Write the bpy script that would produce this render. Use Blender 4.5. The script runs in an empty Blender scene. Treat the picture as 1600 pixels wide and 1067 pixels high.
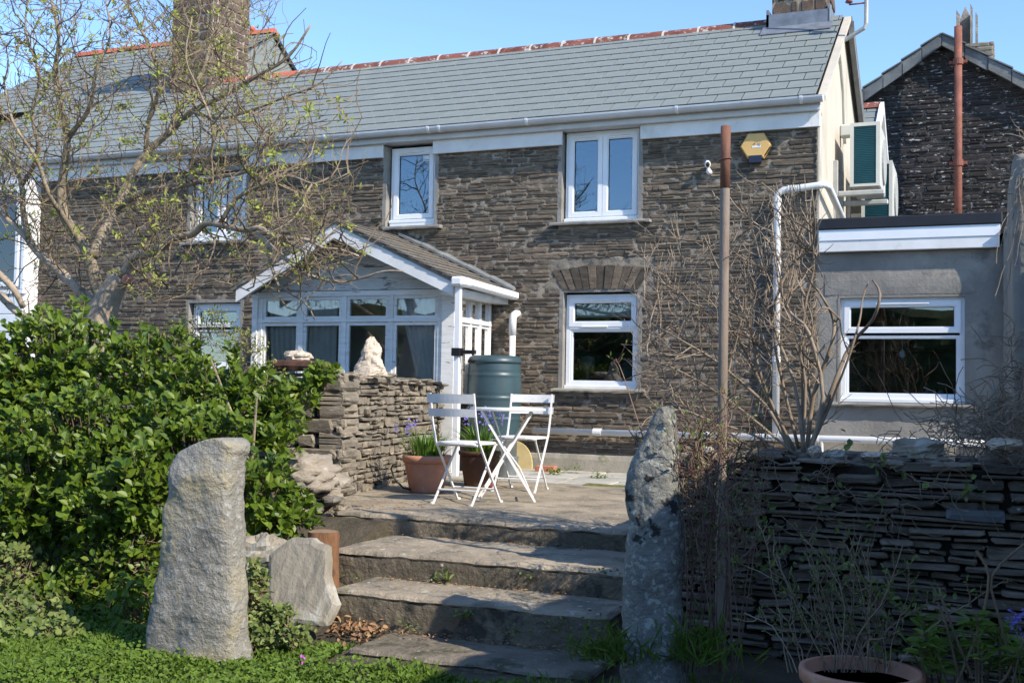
import bpy, math, random
import numpy as np
from mathutils import Vector, Matrix, noise as mn

# ---------------------------------------------------------------- camera, sky, sun
SC = bpy.context.scene
COL = SC.collection
FPX, CX, CY = 1750.0, 800.0, 533.5
YAW, PITCH, ROLL = math.radians(22.4), math.atan(75.5 / 1750), math.radians(1.0)
EYE = Vector((0, 0, .87))
_F0 = Vector((-math.sin(YAW), math.cos(YAW), 0)); _R0 = Vector((math.cos(YAW), math.sin(YAW), 0)); _Z = Vector((0, 0, 1))
CF = _F0 * math.cos(PITCH) + _Z * math.sin(PITCH)
_U0 = _R0.cross(CF)
CR = _R0 * math.cos(ROLL) + _U0 * math.sin(ROLL)
CU = _U0 * math.cos(ROLL) - _R0 * math.sin(ROLL)
cd = bpy.data.cameras.new('camera'); cam = bpy.data.objects.new('camera', cd); COL.objects.link(cam)
cd.sensor_width = 36; cd.lens = FPX / 1600 * 36; cd.clip_start = .1; cd.clip_end = 3000
cam.matrix_world = Matrix(((CR.x, CU.x, -CF.x, EYE.x), (CR.y, CU.y, -CF.y, EYE.y), (CR.z, CU.z, -CF.z, EYE.z), (0, 0, 0, 1)))
SC.camera = cam
SUN = Vector((1.3, -.47, 1.06)).normalized()
W = bpy.data.worlds.new('World'); SC.world = W; W.use_nodes = True
wn = W.node_tree.nodes; wl = W.node_tree.links; wn.clear()
sky = wn.new('ShaderNodeTexSky'); sky.sky_type = 'NISHITA'; sky.sun_disc = False
sky.sun_elevation = math.asin(SUN.z); sky.sun_rotation = math.atan2(SUN.x, SUN.y)
sky.altitude = 0; sky.air_density = .88; sky.dust_density = 0.; sky.ozone_density = 5.0
bg = wn.new('ShaderNodeBackground'); bg.inputs[1].default_value = .15
wo = wn.new('ShaderNodeOutputWorld'); wl.new(sky.outputs[0], bg.inputs[0]); wl.new(bg.outputs[0], wo.inputs[0])
sl = bpy.data.lights.new('sun', 'SUN'); sl.energy = 3.3; sl.angle = math.radians(.5); sl.color = (1, .905, .765)
so = bpy.data.objects.new('sun', sl); COL.objects.link(so); so.location = (5, -3, 12)
so.rotation_euler = SUN.to_track_quat('Z', 'Y').to_euler()
SC.view_settings.view_transform = 'Standard'; SC.view_settings.look = 'None'
SC.view_settings.exposure = 1.08; SC.view_settings.gamma = 1; SC.view_settings.use_curve_mapping = False
SC.cycles.max_bounces = 6; SC.cycles.transparent_max_bounces = 8

def ray(x, y): return CF + CR * ((x - CX) / FPX) + CU * ((CY - y) / FPX)
def PY(x, y, Y): d = ray(x, y); return EYE + d * ((Y - EYE.y) / d.y)
def PZ(x, y, z=0.): d = ray(x, y); return EYE + d * ((z - EYE.z) / d.z)
def proj(p):
    v = Vector(p) - EYE; w = v.dot(CF)
    return (CX + FPX * v.dot(CR) / w, CY - FPX * v.dot(CU) / w, w) if w > .1 else (-9e9, 0, 1)
R = random.Random(7)
def U(a, b): return R.uniform(a, b)

# ---------------------------------------------------------------- mesh builder
class MB:
    def __init__(s): s.V = []; s.F = []; s.Rn = []; s.r = 0.
    def add(s, vs, fs, r=None):
        b = len(s.V); s.V += [tuple(v) for v in vs]; s.F += [tuple(b + i for i in f) for f in fs]
        s.Rn += [s.r if r is None else r] * len(vs); return s
    def box(s, x0, x1, y0, y1, z0, z1, r=None):
        return s.add([(x, y, z) for z in (z0, z1) for y in (y0, y1) for x in (x0, x1)],
                     [(0, 2, 3, 1), (4, 5, 7, 6), (0, 1, 5, 4), (2, 6, 7, 3), (0, 4, 6, 2), (1, 3, 7, 5)], r)
    def bbox(s, x0, x1, y0, y1, z0, z1, b=.004, r=None):   # chamfered box
        P = []; 
        for sx in (0, 1):
            for sy in (0, 1):
                for sz in (0, 1):
                    c = ((x0, x1)[sx], (y0, y1)[sy], (z0, z1)[sz]); d = (b * (1 - 2 * sx), b * (1 - 2 * sy), b * (1 - 2 * sz))
                    P += [(c[0], c[1] + d[1], c[2] + d[2]), (c[0] + d[0], c[1], c[2] + d[2]), (c[0] + d[0], c[1] + d[1], c[2])]
        def i(sx, sy, sz, k): return (sx * 4 + sy * 2 + sz) * 3 + k
        F = []
        for a in (0, 1):
            q = [i(a, 0, 0, 0), i(a, 1, 0, 0), i(a, 1, 1, 0), i(a, 0, 1, 0)]; F.append(q if a else q[::-1])
            q = [i(0, a, 0, 1), i(1, a, 0, 1), i(1, a, 1, 1), i(0, a, 1, 1)]; F.append(q[::-1] if a else q)
            q = [i(0, 0, a, 2), i(1, 0, a, 2), i(1, 1, a, 2), i(0, 1, a, 2)]; F.append(q if a else q[::-1])
            for c in (0, 1):
                F.append([i(a, c, 0, 0), i(a, c, 0, 1), i(a, c, 1, 1), i(a, c, 1, 0)])
                F.append([i(a, 0, c, 0), i(a, 0, c, 2), i(a, 1, c, 2), i(a, 1, c, 0)])
                F.append([i(0, a, c, 1), i(0, a, c, 2), i(1, a, c, 2), i(1, a, c, 1)])
                for e in (0, 1): F.append([i(a, c, e, 0), i(a, c, e, 1), i(a, c, e, 2)])
        return s.add(P, F, r)
    def ring(s, x0, x1, z0, z1, w, y0, y1, wb=None):    # rectangular frame in an XZ plane
        wb = wb or w
        o = [(x0, z0), (x1, z0), (x1, z1), (x0, z1)]; n = [(x0 + w, z0 + wb), (x1 - w, z0 + wb), (x1 - w, z1 - w), (x0 + w, z1 - w)]
        V = [(x, y0, z) for x, z in o] + [(x, y0, z) for x, z in n] + [(x, y1, z) for x, z in o] + [(x, y1, z) for x, z in n]
        F = []
        for k in range(4):
            j = (k + 1) % 4
            F += [(k, j, j + 4, k + 4), (k + 8, k + 12, j + 12, j + 8), (k, k + 8, j + 8, j), (k + 4, j + 4, j + 12, k + 12)]
        return s.add(V, F)
    def prism(s, poly, ax, a, b, r=None):   # poly 2D extruded along axis ax (0,1,2) from a to b
        n = len(poly)
        def m(p, t): q = list(p); q.insert(ax, t); return tuple(q)
        return s.add([m(p, a) for p in poly] + [m(p, b) for p in poly],
                     [tuple(range(n)), tuple(range(2 * n - 1, n - 1, -1))] + [(k, k + n, (k + 1) % n + n, (k + 1) % n) for k in range(n)], r)
    def tube(s, pts, rad, n=8, cap=True, r=None, sq=False):
        pts = [Vector(p) for p in pts]; m = len(pts)
        rs = rad if isinstance(rad, (list, tuple)) else [rad] * m
        V = []; F = []; up = None
        for k, p in enumerate(pts):
            t = (pts[min(k + 1, m - 1)] - pts[max(k - 1, 0)])
            if t.length < 1e-9: t = Vector((0, 0, 1))
            t.normalize()
            if up is None:
                up = Vector((0, 0, 1)) if abs(t.z) < .9 else Vector((1, 0, 0))
            a = t.cross(up)
            if a.length < 1e-6: a = t.cross(Vector((.3, .5, .8)))
            a.normalize(); b = a.cross(t).normalized(); up = b
            for j in range(n):
                an = 2 * math.pi * (j + .5) / n
                V.append(p + (a * math.cos(an) + b * math.sin(an)) * rs[k])
        for k in range(m - 1):
            for j in range(n):
                F.append((k * n + j, k * n + (j + 1) % n, (k + 1) * n + (j + 1) % n, (k + 1) * n + j))
        if cap: F += [tuple(range(n))[::-1], tuple((m - 1) * n + j for j in range(n))]
        return s.add(V, F, r)
    def lathe(s, prof, c=(0, 0, 0), n=32, r=None):
        V = []; F = []; m = len(prof)
        for rr, z in prof:
            for j in range(n):
                a = 2 * math.pi * j / n; V.append((c[0] + rr * math.cos(a), c[1] + rr * math.sin(a), c[2] + z))
        for k in range(m - 1):
            for j in range(n): F.append((k * n + j, k * n + (j + 1) % n, (k + 1) * n + (j + 1) % n, (k + 1) * n + j))
        F += [tuple(range(n))[::-1], tuple((m - 1) * n + j for j in range(n))]
        return s.add(V, F, r)

OFF = {}
def link(o, parent=None):
    COL.objects.link(o)
    if parent is not None: o.parent = parent
    return o
def thing(name, label, cat, loc, group=None):
    o = bpy.data.objects.new(name, None); link(o); o.location = loc; o.empty_display_size = .1
    o['label'] = label; o['category'] = cat
    if group: o['group'] = group
    OFF[o.name] = Vector(loc); return o
def tag(o, label=None, cat=None, group=None, kind=None):
    if label: o['label'] = label
    if cat: o['category'] = cat
    if group: o['group'] = group
    if kind: o['kind'] = kind
    return o
def root(o):
    while o.parent: o = o.parent
    return o
def build(name, mb, mat, parent=None, loc=None, smooth=False, local=False, kind=None):
    off = Vector((0, 0, 0))
    if parent is not None:
        if not local: off = OFF.get(root(parent).name, off)
    elif loc is not None: off = Vector(loc)
    me = bpy.data.meshes.new(name)
    V = mb.V
    if off.length > 0: V = [(a - off.x, b - off.y, c - off.z) for a, b, c in V]
    me.from_pydata(V, [], mb.F)
    at = me.attributes.new('rnd', 'FLOAT', 'POINT'); at.data.foreach_set('value', np.array(mb.Rn, dtype=np.float32))
    me.materials.append(mat)
    if smooth: me.polygons.foreach_set('use_smooth', [True] * len(me.polygons))
    me.update()
    o = bpy.data.objects.new(name, me); link(o, parent)
    if parent is None: o.location = off; OFF[o.name] = off
    if kind: o['kind'] = kind
    return o
def npmesh(name, V, k, mat, rnd, parent=None, loc=(0, 0, 0), kind='stuff'):
    """V (n,3) with faces of k consecutive vertices"""
    me = bpy.data.meshes.new(name); n = len(V); f = n // k
    off = OFF.get(root(parent).name, Vector((0, 0, 0))) if parent is not None else Vector(loc)
    V = V - np.array(off)
    me.vertices.add(n); me.vertices.foreach_set('co', V.astype(np.float32).ravel())
    me.loops.add(n); me.loops.foreach_set('vertex_index', np.arange(n, dtype=np.int32))
    me.polygons.add(f); me.polygons.foreach_set('loop_start', np.arange(0, n, k, dtype=np.int32))
    me.polygons.foreach_set('loop_total', np.full(f, k, dtype=np.int32))
    at = me.attributes.new('rnd', 'FLOAT', 'POINT'); at.data.foreach_set('value', np.repeat(rnd, n // len(rnd)).astype(np.float32))
    me.materials.append(mat); me.update(); me.validate()
    o = bpy.data.objects.new(name, me); link(o, parent)
    if parent is None: o.location = off; OFF[o.name] = off
    if kind: o['kind'] = kind
    return o

# ---------------------------------------------------------------- materials
def pmat(name, cols, ns=6., nv=.5, rough=.85, bump=.4, bs=45., bd=.01, fleck=None, spec=.3, fleck2=None, stretch=(1, 1, 1), metal=0, coat=0, sub=None, voro=0, trans=0):
    m = bpy.data.materials.new(name); m.use_nodes = True; nt = m.node_tree; N = nt.nodes; L = nt.links
    p = N['Principled BSDF']; p.inputs['Roughness'].default_value = rough; p.inputs['Specular IOR Level'].default_value = spec
    p.inputs['Metallic'].default_value = metal; p.inputs['Coat Weight'].default_value = coat
    if coat: p.inputs['Coat Roughness'].default_value = .25
    tc = N.new('ShaderNodeTexCoord'); oi = N.new('ShaderNodeObjectInfo'); at = N.new('ShaderNodeAttribute'); at.attribute_name = 'rnd'
    mp = N.new('ShaderNodeMapping'); mp.inputs['Scale'].default_value = stretch; L.new(tc.outputs['Object'], mp.inputs[0])
    co = mp.outputs[0]
    if len(cols) > 1:
        a = N.new('ShaderNodeMath'); a.operation = 'ADD'; L.new(at.outputs['Fac'], a.inputs[0]); L.new(oi.outputs['Random'], a.inputs[1])
        f = N.new('ShaderNodeMath'); f.operation = 'FRACT'; L.new(a.outputs[0], f.inputs[0])
        cr = N.new('ShaderNodeValToRGB'); e = cr.color_ramp.elements
        for k, c in enumerate(cols):
            q = k / (len(cols) - 1)
            el = e[0] if k == 0 else (e[1] if k == len(cols) - 1 else e.new(q)); el.position = q
        es = sorted(cr.color_ramp.elements, key=lambda q: q.position)
        for el, c in zip(es, cols): el.color = (*c, 1)
        L.new(f.outputs[0], cr.inputs[0]); col = cr.outputs[0]
    else:
        rg = N.new('ShaderNodeRGB'); rg.outputs[0].default_value = (*cols[0], 1); col = rg.outputs[0]
    def noise(sc, det=6, ro=.6):
        n = N.new('ShaderNodeTexNoise'); n.inputs['Scale'].default_value = sc; n.inputs['Detail'].default_value = det; n.inputs['Roughness'].default_value = ro
        L.new(co, n.inputs['Vector']); return n.outputs['Fac']
    n1 = noise(ns)
    if nv:
        mr = N.new('ShaderNodeMapRange'); mr.inputs[1].default_value = .3; mr.inputs[2].default_value = .7
        mr.inputs[3].default_value = 1 - nv; mr.inputs[4].default_value = 1 + nv; L.new(n1, mr.inputs[0])
        mx = N.new('ShaderNodeMix'); mx.data_type = 'RGBA'; mx.blend_type = 'MULTIPLY'; mx.inputs[0].default_value = 1
        L.new(col, mx.inputs[6]); L.new(mr.outputs[0], mx.inputs[7]); col = mx.outputs[2]
    for fl in (fleck, fleck2):
        if fl:
            c, th, sc = fl[:3]
            n2 = noise(sc, 4, .65); r2 = N.new('ShaderNodeMapRange'); r2.inputs[1].default_value = th; r2.inputs[2].default_value = th + (fl[3] if len(fl) > 3 else .05); L.new(n2, r2.inputs[0])
            mx = N.new('ShaderNodeMix'); mx.data_type = 'RGBA'; L.new(r2.outputs[0], mx.inputs[0]); L.new(col, mx.inputs[6]); mx.inputs[7].default_value = (*c, 1); col = mx.outputs[2]
    L.new(col, p.inputs['Base Color'])
    if bump:
        b = N.new('ShaderNodeBump'); b.inputs['Strength'].default_value = bump; b.inputs['Distance'].default_value = bd
        h = noise(bs, 8, .65)
        if voro:
            v = N.new('ShaderNodeTexVoronoi'); v.inputs['Scale'].default_value = voro; L.new(co, v.inputs['Vector'])
            ad = N.new('ShaderNodeMath'); ad.operation = 'ADD'; L.new(h, ad.inputs[0]); L.new(v.outputs['Distance'], ad.inputs[1]); h = ad.outputs[0]
        L.new(h, b.inputs['Height']); L.new(b.outputs[0], p.inputs['Normal'])
    if trans:
        tl = N.new('ShaderNodeBsdfTranslucent'); L.new(col, tl.inputs[0]); ms = N.new('ShaderNodeMixShader'); ms.inputs[0].default_value = trans
        L.new(p.outputs[0], ms.inputs[1]); L.new(tl.outputs[0], ms.inputs[2]); L.new(ms.outputs[0], N['Material Output'].inputs[0])
    return m
M = {}
M['stone'] = pmat('facade slate rubble', [(.075, .062, .048), (.125, .1, .074), (.088, .076, .062), (.155, .12, .086), (.1, .082, .064), (.18, .14, .1), (.075, .066, .056)], ns=9, nv=.45, bump=.9, bs=28, bd=.012, stretch=(1, 1, 3.5), fleck=((.3, .28, .25), .68, 20))
M['mortar'] = pmat('lime mortar', [(.235, .205, .165)], ns=3, nv=.35, bump=.8, bs=50, bd=.01, fleck=((.09, .08, .07), .56, 7, .1))
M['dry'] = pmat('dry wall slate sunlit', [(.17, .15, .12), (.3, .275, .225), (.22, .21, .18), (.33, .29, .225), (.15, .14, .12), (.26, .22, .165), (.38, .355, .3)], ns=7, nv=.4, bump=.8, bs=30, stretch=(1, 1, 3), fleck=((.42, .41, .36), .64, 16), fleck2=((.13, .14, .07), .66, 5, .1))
M['drydark'] = pmat('dry wall slate shaded', [(.09, .073, .055), (.22, .17, .125), (.13, .11, .088), (.34, .27, .19), (.11, .1, .09), (.26, .215, .165), (.15, .125, .095)], ns=7, nv=.45, bump=.9, bs=30, stretch=(1, 1, 3), fleck=((.4, .4, .37), .66, 13), fleck2=((.06, .075, .025), .64, 6, .08))  # shaded copy of the sunlit slate: shade tone in the colours, flecks are lichen
M['gap'] = pmat('dark gap core', [(.03, .026, .02)], bump=.5)  # near-black core paints the shade in the gaps between stones
M['slate'] = pmat('roof slate', [(.2, .222, .21), (.222, .242, .225), (.21, .232, .218), (.235, .25, .232)], ns=3, nv=.12, rough=.6, bump=.25, bs=60, bd=.004, spec=.4, fleck=((.5, .5, .48), .77, 30), fleck2=((.29, .3, .24), .6, 1.6, .2))
M['ridge'] = pmat('ridge tile', [(.2, .07, .05), (.13, .06, .05), (.17, .065, .045), (.1, .07, .06)], ns=5, nv=.4, bump=.4, fleck=((.42, .4, .36), .57, 14))
M['redridge'] = pmat('new red ridge tile', [(.5, .13, .08), (.42, .12, .08), (.45, .17, .12)], ns=6, nv=.2, bump=.2, fleck=((.5, .45, .4), .66, 12))
M['cement'] = pmat('pale cement', [(.5, .48, .44)], ns=10, nv=.2)
M['upvc'] = pmat('white upvc', [(.76, .78, .8)], ns=4, nv=.04, rough=.35, bump=.03, bs=30, spec=.5)
M['upvc2'] = pmat('weathered white upvc', [(.7, .7, .69)], ns=3, nv=.12, rough=.45, bump=.1, bs=20, fleck=((.38, .37, .32), .68, 25), fleck2=((.52, .52, .46), .58, 4, .2))
M['gutter'] = pmat('grey white gutter', [(.56, .58, .6)], ns=4, nv=.1, rough=.4, bump=.05, fleck=((.36, .36, .34), .66, 9, .12))
M['paint'] = pmat('old white paint', [(.72, .71, .68), (.8, .79, .76)], ns=12, nv=.12, rough=.6, bump=.5, bs=40, bd=.004, fleck=((.22, .2, .17), .64, 18), stretch=(.35, 1, 2))
M['flaky'] = pmat('flaking painted boards', [(.6, .59, .56), (.68, .67, .64)], ns=10, nv=.2, rough=.7, bump=.9, bs=30, bd=.006, fleck=((.24, .21, .18), .56, 10), fleck2=((.7, .7, .68), .62, 22), stretch=(.3, 1, 2.5))
M['render'] = pmat('grey cement render', [(.235, .222, .2)], ns=2, nv=.25, bump=.6, bs=35, fleck=((.32, .3, .26), .55, 1.6, .15), fleck2=((.14, .135, .125), .58, 3, .12))
M['cream'] = pmat('cream painted render', [(.5, .455, .375)], ns=2.5, nv=.12, bump=.3, bs=25, fleck=((.38, .33, .26), .58, 3, .15), stretch=(1, 1, .35))
M['plinth'] = pmat('plinth render', [(.34, .31, .25)], ns=4, nv=.2, bump=.5, fleck=((.22, .22, .13), .6, 6, .1))
M['blackfelt'] = pmat('black roof edge', [(.018, .02, .025)], nv=.15, rough=.5, bump=.15)
M['lead'] = pmat('lead flashing', [(.2, .22, .25)], ns=8, nv=.25, rough=.5, bump=.4, bs=15, metal=.3)
M['chimney'] = pmat('brown chimney stone', [(.13, .09, .065), (.19, .13, .09), (.1, .075, .06), (.24, .18, .13)], ns=9, nv=.35, bump=.8, fleck=((.3, .28, .24), .66, 14))
M['chimmortar'] = pmat('chimney mortar', [(.3, .26, .2)], ns=9, nv=.25, bump=.7)
M['darkstone'] = pmat('dark lichened stone', [(.026, .023, .022), (.05, .043, .039), (.036, .032, .032), (.065, .054, .048)], ns=8, nv=.4, bump=.9, bs=25, stretch=(1, 1, 3), fleck=((.42, .4, .38), .59, 7.5, .05))
M['darkmortar'] = pmat('dark mortar', [(.06, .055, .05)], ns=5, nv=.4, bump=.8, fleck=((.26, .25, .24), .58, 9))
M['verge'] = pmat('verge slate', [(.11, .12, .125), (.16, .17, .17), (.2, .21, .2)], ns=4, nv=.35, rough=.7, bump=.4)
M['oldslate'] = pmat('mossy old slate', [(.2, .18, .15), (.27, .25, .22), (.15, .135, .12), (.3, .29, .27)], ns=8, nv=.35, rough=.75, bump=.6, fleck=((.4, .4, .36), .63, 14))
M['rust'] = pmat('rusty iron', [(.22, .085, .06)], ns=5, nv=.3, rough=.75, bump=.5, fleck=((.42, .15, .05), .55, 3, .2), fleck2=((.1, .045, .04), .62, 12))
M['postwood'] = pmat('weathered scaffold pole', [(.24, .19, .15)], ns=4, nv=.3, rough=.7, bump=.5, stretch=(1, 1, .25), fleck=((.12, .07, .05), .55, 4, .12))
M['posttop'] = pmat('rusted pole top', [(.2, .09, .055)], ns=6, nv=.3, rough=.7, bump=.5, stretch=(1, 1, .4))
M['teal'] = pmat('teal condenser fins', [(.02, .1, .125)], ns=4, nv=.15, rough=.5, bump=0)
M['acwhite'] = pmat('off white enamel', [(.55, .55, .5)], ns=3, nv=.06, rough=.4, bump=.03)
M['galv'] = pmat('grey painted bracket', [(.4, .4, .37)], ns=6, nv=.15, rough=.5, bump=.1, metal=.1)
M['alarm'] = pmat('yellow alarm plastic', [(.66, .42, .15)], ns=3, nv=.08, rough=.4, bump=.02)
M['navy'] = pmat('dark blue plastic', [(.02, .027, .06)], nv=.05, rough=.3, bump=0)
M['black'] = pmat('black plastic', [(.015, .015, .016)], nv=.05, rough=.35, bump=0)
M['paper'] = pmat('white paper sticker', [(.75, .77, .8)], nv=.03, bump=0)
M['ink'] = pmat('blue grey print', [(.25, .32, .42)], nv=.05, bump=0)
M['butt'] = pmat('slate green water butt plastic', [(.035, .068, .08)], ns=2.5, nv=.2, rough=.42, bump=.12, bs=18, spec=.5, fleck=((.13, .16, .16), .66, 7, .15))
M['terra'] = pmat('terracotta', [(.47, .23, .15)], ns=5, nv=.2, rough=.8, bump=.25, fleck=((.55, .42, .33), .62, 5, .12))
M['redpot'] = pmat('dark red glaze', [(.26, .06, .045)], ns=5, nv=.2, rough=.5, bump=.1)
M['brownpot'] = pmat('dark brown pot', [(.09, .045, .03)], ns=5, nv=.25, rough=.6, bump=.2)
M['soil'] = pmat('soil', [(.075, .055, .04)], ns=12, nv=.5, bump=1, bs=30, bd=.03, fleck=((.2, .16, .11), .62, 25))
M['chair'] = pmat('white enamelled steel', [(.72, .72, .7)], ns=8, nv=.1, rough=.45, bump=.1, fleck=((.4, .28, .18), .7, 26))
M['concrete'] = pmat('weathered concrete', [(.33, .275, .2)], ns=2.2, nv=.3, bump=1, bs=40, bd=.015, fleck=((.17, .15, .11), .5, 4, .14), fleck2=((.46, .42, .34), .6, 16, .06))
M['riser'] = pmat('dark riser concrete', [(.17, .142, .1)], ns=3, nv=.4, bump=1, bs=28, bd=.025, fleck=((.06, .056, .045), .52, 6, .12), fleck2=((.22, .2, .16), .62, 14, .06))  # riser concrete coloured darker than the treads
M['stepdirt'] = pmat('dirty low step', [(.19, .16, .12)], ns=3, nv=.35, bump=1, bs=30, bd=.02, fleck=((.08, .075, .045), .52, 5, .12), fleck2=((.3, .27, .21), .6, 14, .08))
M['paving'] = pmat('grey paving slab', [(.42, .4, .35), (.36, .35, .31), (.46, .43, .37)], ns=4, nv=.2, bump=.5, fleck=((.25, .25, .15), .63, 6, .1))
M['moss'] = pmat('moss', [(.1, .12, .03), (.16, .16, .05)], ns=20, nv=.4, bump=1, bs=60, bd=.02)
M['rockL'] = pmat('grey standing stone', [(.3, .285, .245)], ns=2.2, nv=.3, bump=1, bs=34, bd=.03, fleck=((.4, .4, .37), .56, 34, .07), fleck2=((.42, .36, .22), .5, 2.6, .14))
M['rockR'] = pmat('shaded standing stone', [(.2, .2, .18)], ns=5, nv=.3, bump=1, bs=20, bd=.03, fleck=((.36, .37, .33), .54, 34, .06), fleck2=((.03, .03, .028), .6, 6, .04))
M['slab'] = pmat('pale slate slab', [(.27, .24, .185)], ns=4, nv=.25, rough=.7, bump=.8, bs=18, bd=.02, fleck=((.4, .38, .32), .55, 6, .1), stretch=(1, 1, .5))
M['boulder'] = pmat('brown boulder', [(.3, .26, .21)], ns=5, nv=.3, bump=.9, bs=20, bd=.03, fleck=((.42, .4, .34), .6, 9, .08))
M['quartz'] = pmat('white quartz stone', [(.56, .48, .38)], ns=6, nv=.15, bump=.8, bs=14, bd=.03, fleck=((.5, .36, .22), .6, 7, .08))
M['logside'] = pmat('log bark', [(.19, .095, .048)], ns=7, nv=.4, bump=1, bs=18, bd=.02, stretch=(1, 1, .35), fleck=((.12, .065, .04), .55, 9, .06))
M['logtop'] = pmat('cut log end', [(.26, .17, .1)], ns=10, nv=.25, bump=.4)
M['bark'] = pmat('tree bark', [(.24, .19, .13), (.3, .24, .165)], ns=8, nv=.4, bump=.8, bs=25, bd=.015, fleck=((.27, .23, .18), .58, 5, .1), fleck2=((.1, .12, .05), .64, 7, .08))
M['paletrunk'] = pmat('pale smooth bark', [(.38, .3, .215)], ns=7, nv=.3, bump=.7, bs=22, bd=.02, fleck=((.15, .12, .09), .57, 6, .1))
M['twig'] = pmat('twig bark', [(.22, .165, .1), (.38, .3, .19), (.16, .115, .08), (.46, .38, .25)], ns=10, nv=.3, bump=0)
M['twigred'] = pmat('dark red twig', [(.12, .06, .05), (.2, .15, .11)], ns=10, nv=.3, bump=0)
M['paletwig'] = pmat('pale bare stem', [(.2, .155, .11), (.12, .09, .065), (.3, .24, .175), (.09, .063, .045)], ns=10, nv=.3, bump=0)
M['bud'] = pmat('young leaf', [(.3, .34, .06), (.22, .28, .07), (.38, .4, .1), (.2, .24, .08)], ns=10, nv=.2, rough=.5, bump=0, trans=.35)
M['camleaf'] = pmat('glossy evergreen leaf', [(.055, .11, .012), (.15, .225, .016), (.25, .335, .024), (.075, .14, .016), (.33, .41, .04), (.17, .25, .018), (.28, .36, .028), (.1, .17, .016), (.16, .23, .018), (.36, .33, .06)], ns=12, nv=.2, rough=.44, spec=.42, bump=0, trans=.35)
M['ivy'] = pmat('ivy leaf', [(.08, .12, .03), (.15, .2, .05), (.2, .24, .07), (.24, .2, .1)], ns=12, nv=.25, rough=.45, bump=0, trans=.2)
M['grass'] = pmat('green ground cover', [(.12, .2, .022), (.22, .32, .04), (.1, .16, .025), (.3, .36, .07)], ns=5, nv=.3, rough=.6, bump=0, trans=.25)
M['lawn'] = pmat('lawn earth', [(.085, .07, .045)], ns=3, nv=.5, bump=1, bs=30, bd=.03, fleck=((.1, .08, .055), .55, 4, .1))
M['blade'] = pmat('strap leaf', [(.07, .16, .02), (.12, .24, .03), (.16, .27, .04), (.2, .22, .08)], nv=.2, rough=.4, bump=0, trans=.25)
M['purple'] = pmat('bluebell petal', [(.22, .18, .6), (.3, .24, .65), (.16, .12, .45)], nv=.2, rough=.6, bump=0, trans=.3)
M['pink'] = pmat('pink petal', [(.5, .08, .5)], nv=.1, rough=.6, bump=0)
M['dead'] = pmat('dead leaf', [(.35, .22, .11), (.45, .32, .19), (.25, .13, .07), (.5, .24, .13)], nv=.3, rough=.8, bump=0, trans=.1)
M['curtain'] = pmat('net curtain', [(.8, .8, .77)], ns=6, nv=.1, rough=.9, bump=.3, bs=20, trans=.3)
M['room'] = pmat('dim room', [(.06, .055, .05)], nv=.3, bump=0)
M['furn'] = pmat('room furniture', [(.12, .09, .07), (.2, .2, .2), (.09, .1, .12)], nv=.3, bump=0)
M['yellow'] = pmat('pale yellow plastic', [(.5, .4, .2)], nv=.15, rough=.5, bump=.05)
M['zinc'] = pmat('grey zinc', [(.27, .3, .31)], ns=5, nv=.2, rough=.45, bump=.1, metal=.5)
M['brick'] = pmat('red brick', [(.42, .17, .1)], nv=.2, bump=.4)
def glassmat(name, refl, tint=(1, 1, 1)):
    m = bpy.data.materials.new(name); m.use_nodes = True; nt = m.node_tree; N = nt.nodes; N.clear()
    o = N.new('ShaderNodeOutputMaterial'); mx = N.new('ShaderNodeMixShader'); t = N.new('ShaderNodeBsdfTransparent'); g = N.new('ShaderNodeBsdfGlossy')
    t.inputs[0].default_value = (.8, .85, .85, 1); g.inputs['Roughness'].default_value = .01; g.inputs[0].default_value = (*tint, 1)
    fr = N.new('ShaderNodeLayerWeight'); fr.inputs[0].default_value = .35
    mr = N.new('ShaderNodeMapRange'); mr.inputs[3].default_value = refl; mr.inputs[4].default_value = 1.
    nt.links.new(fr.outputs['Fresnel'], mr.inputs[0]); nt.links.new(mr.outputs[0], mx.inputs[0])
    nt.links.new(t.outputs[0], mx.inputs[1]); nt.links.new(g.outputs[0], mx.inputs[2]); nt.links.new(mx.outputs[0], o.inputs[0])
    return m
M['glass'] = glassmat('window glass', .06)
M['glassclear'] = glassmat('clear porch glass', .04); M['glassclear'].node_tree.nodes['Transparent BSDF'].inputs[0].default_value = (.95, .96, .96, 1)
M['glassblue'] = glassmat('coated window glass', .13, (.75, .88, 1))

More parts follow.
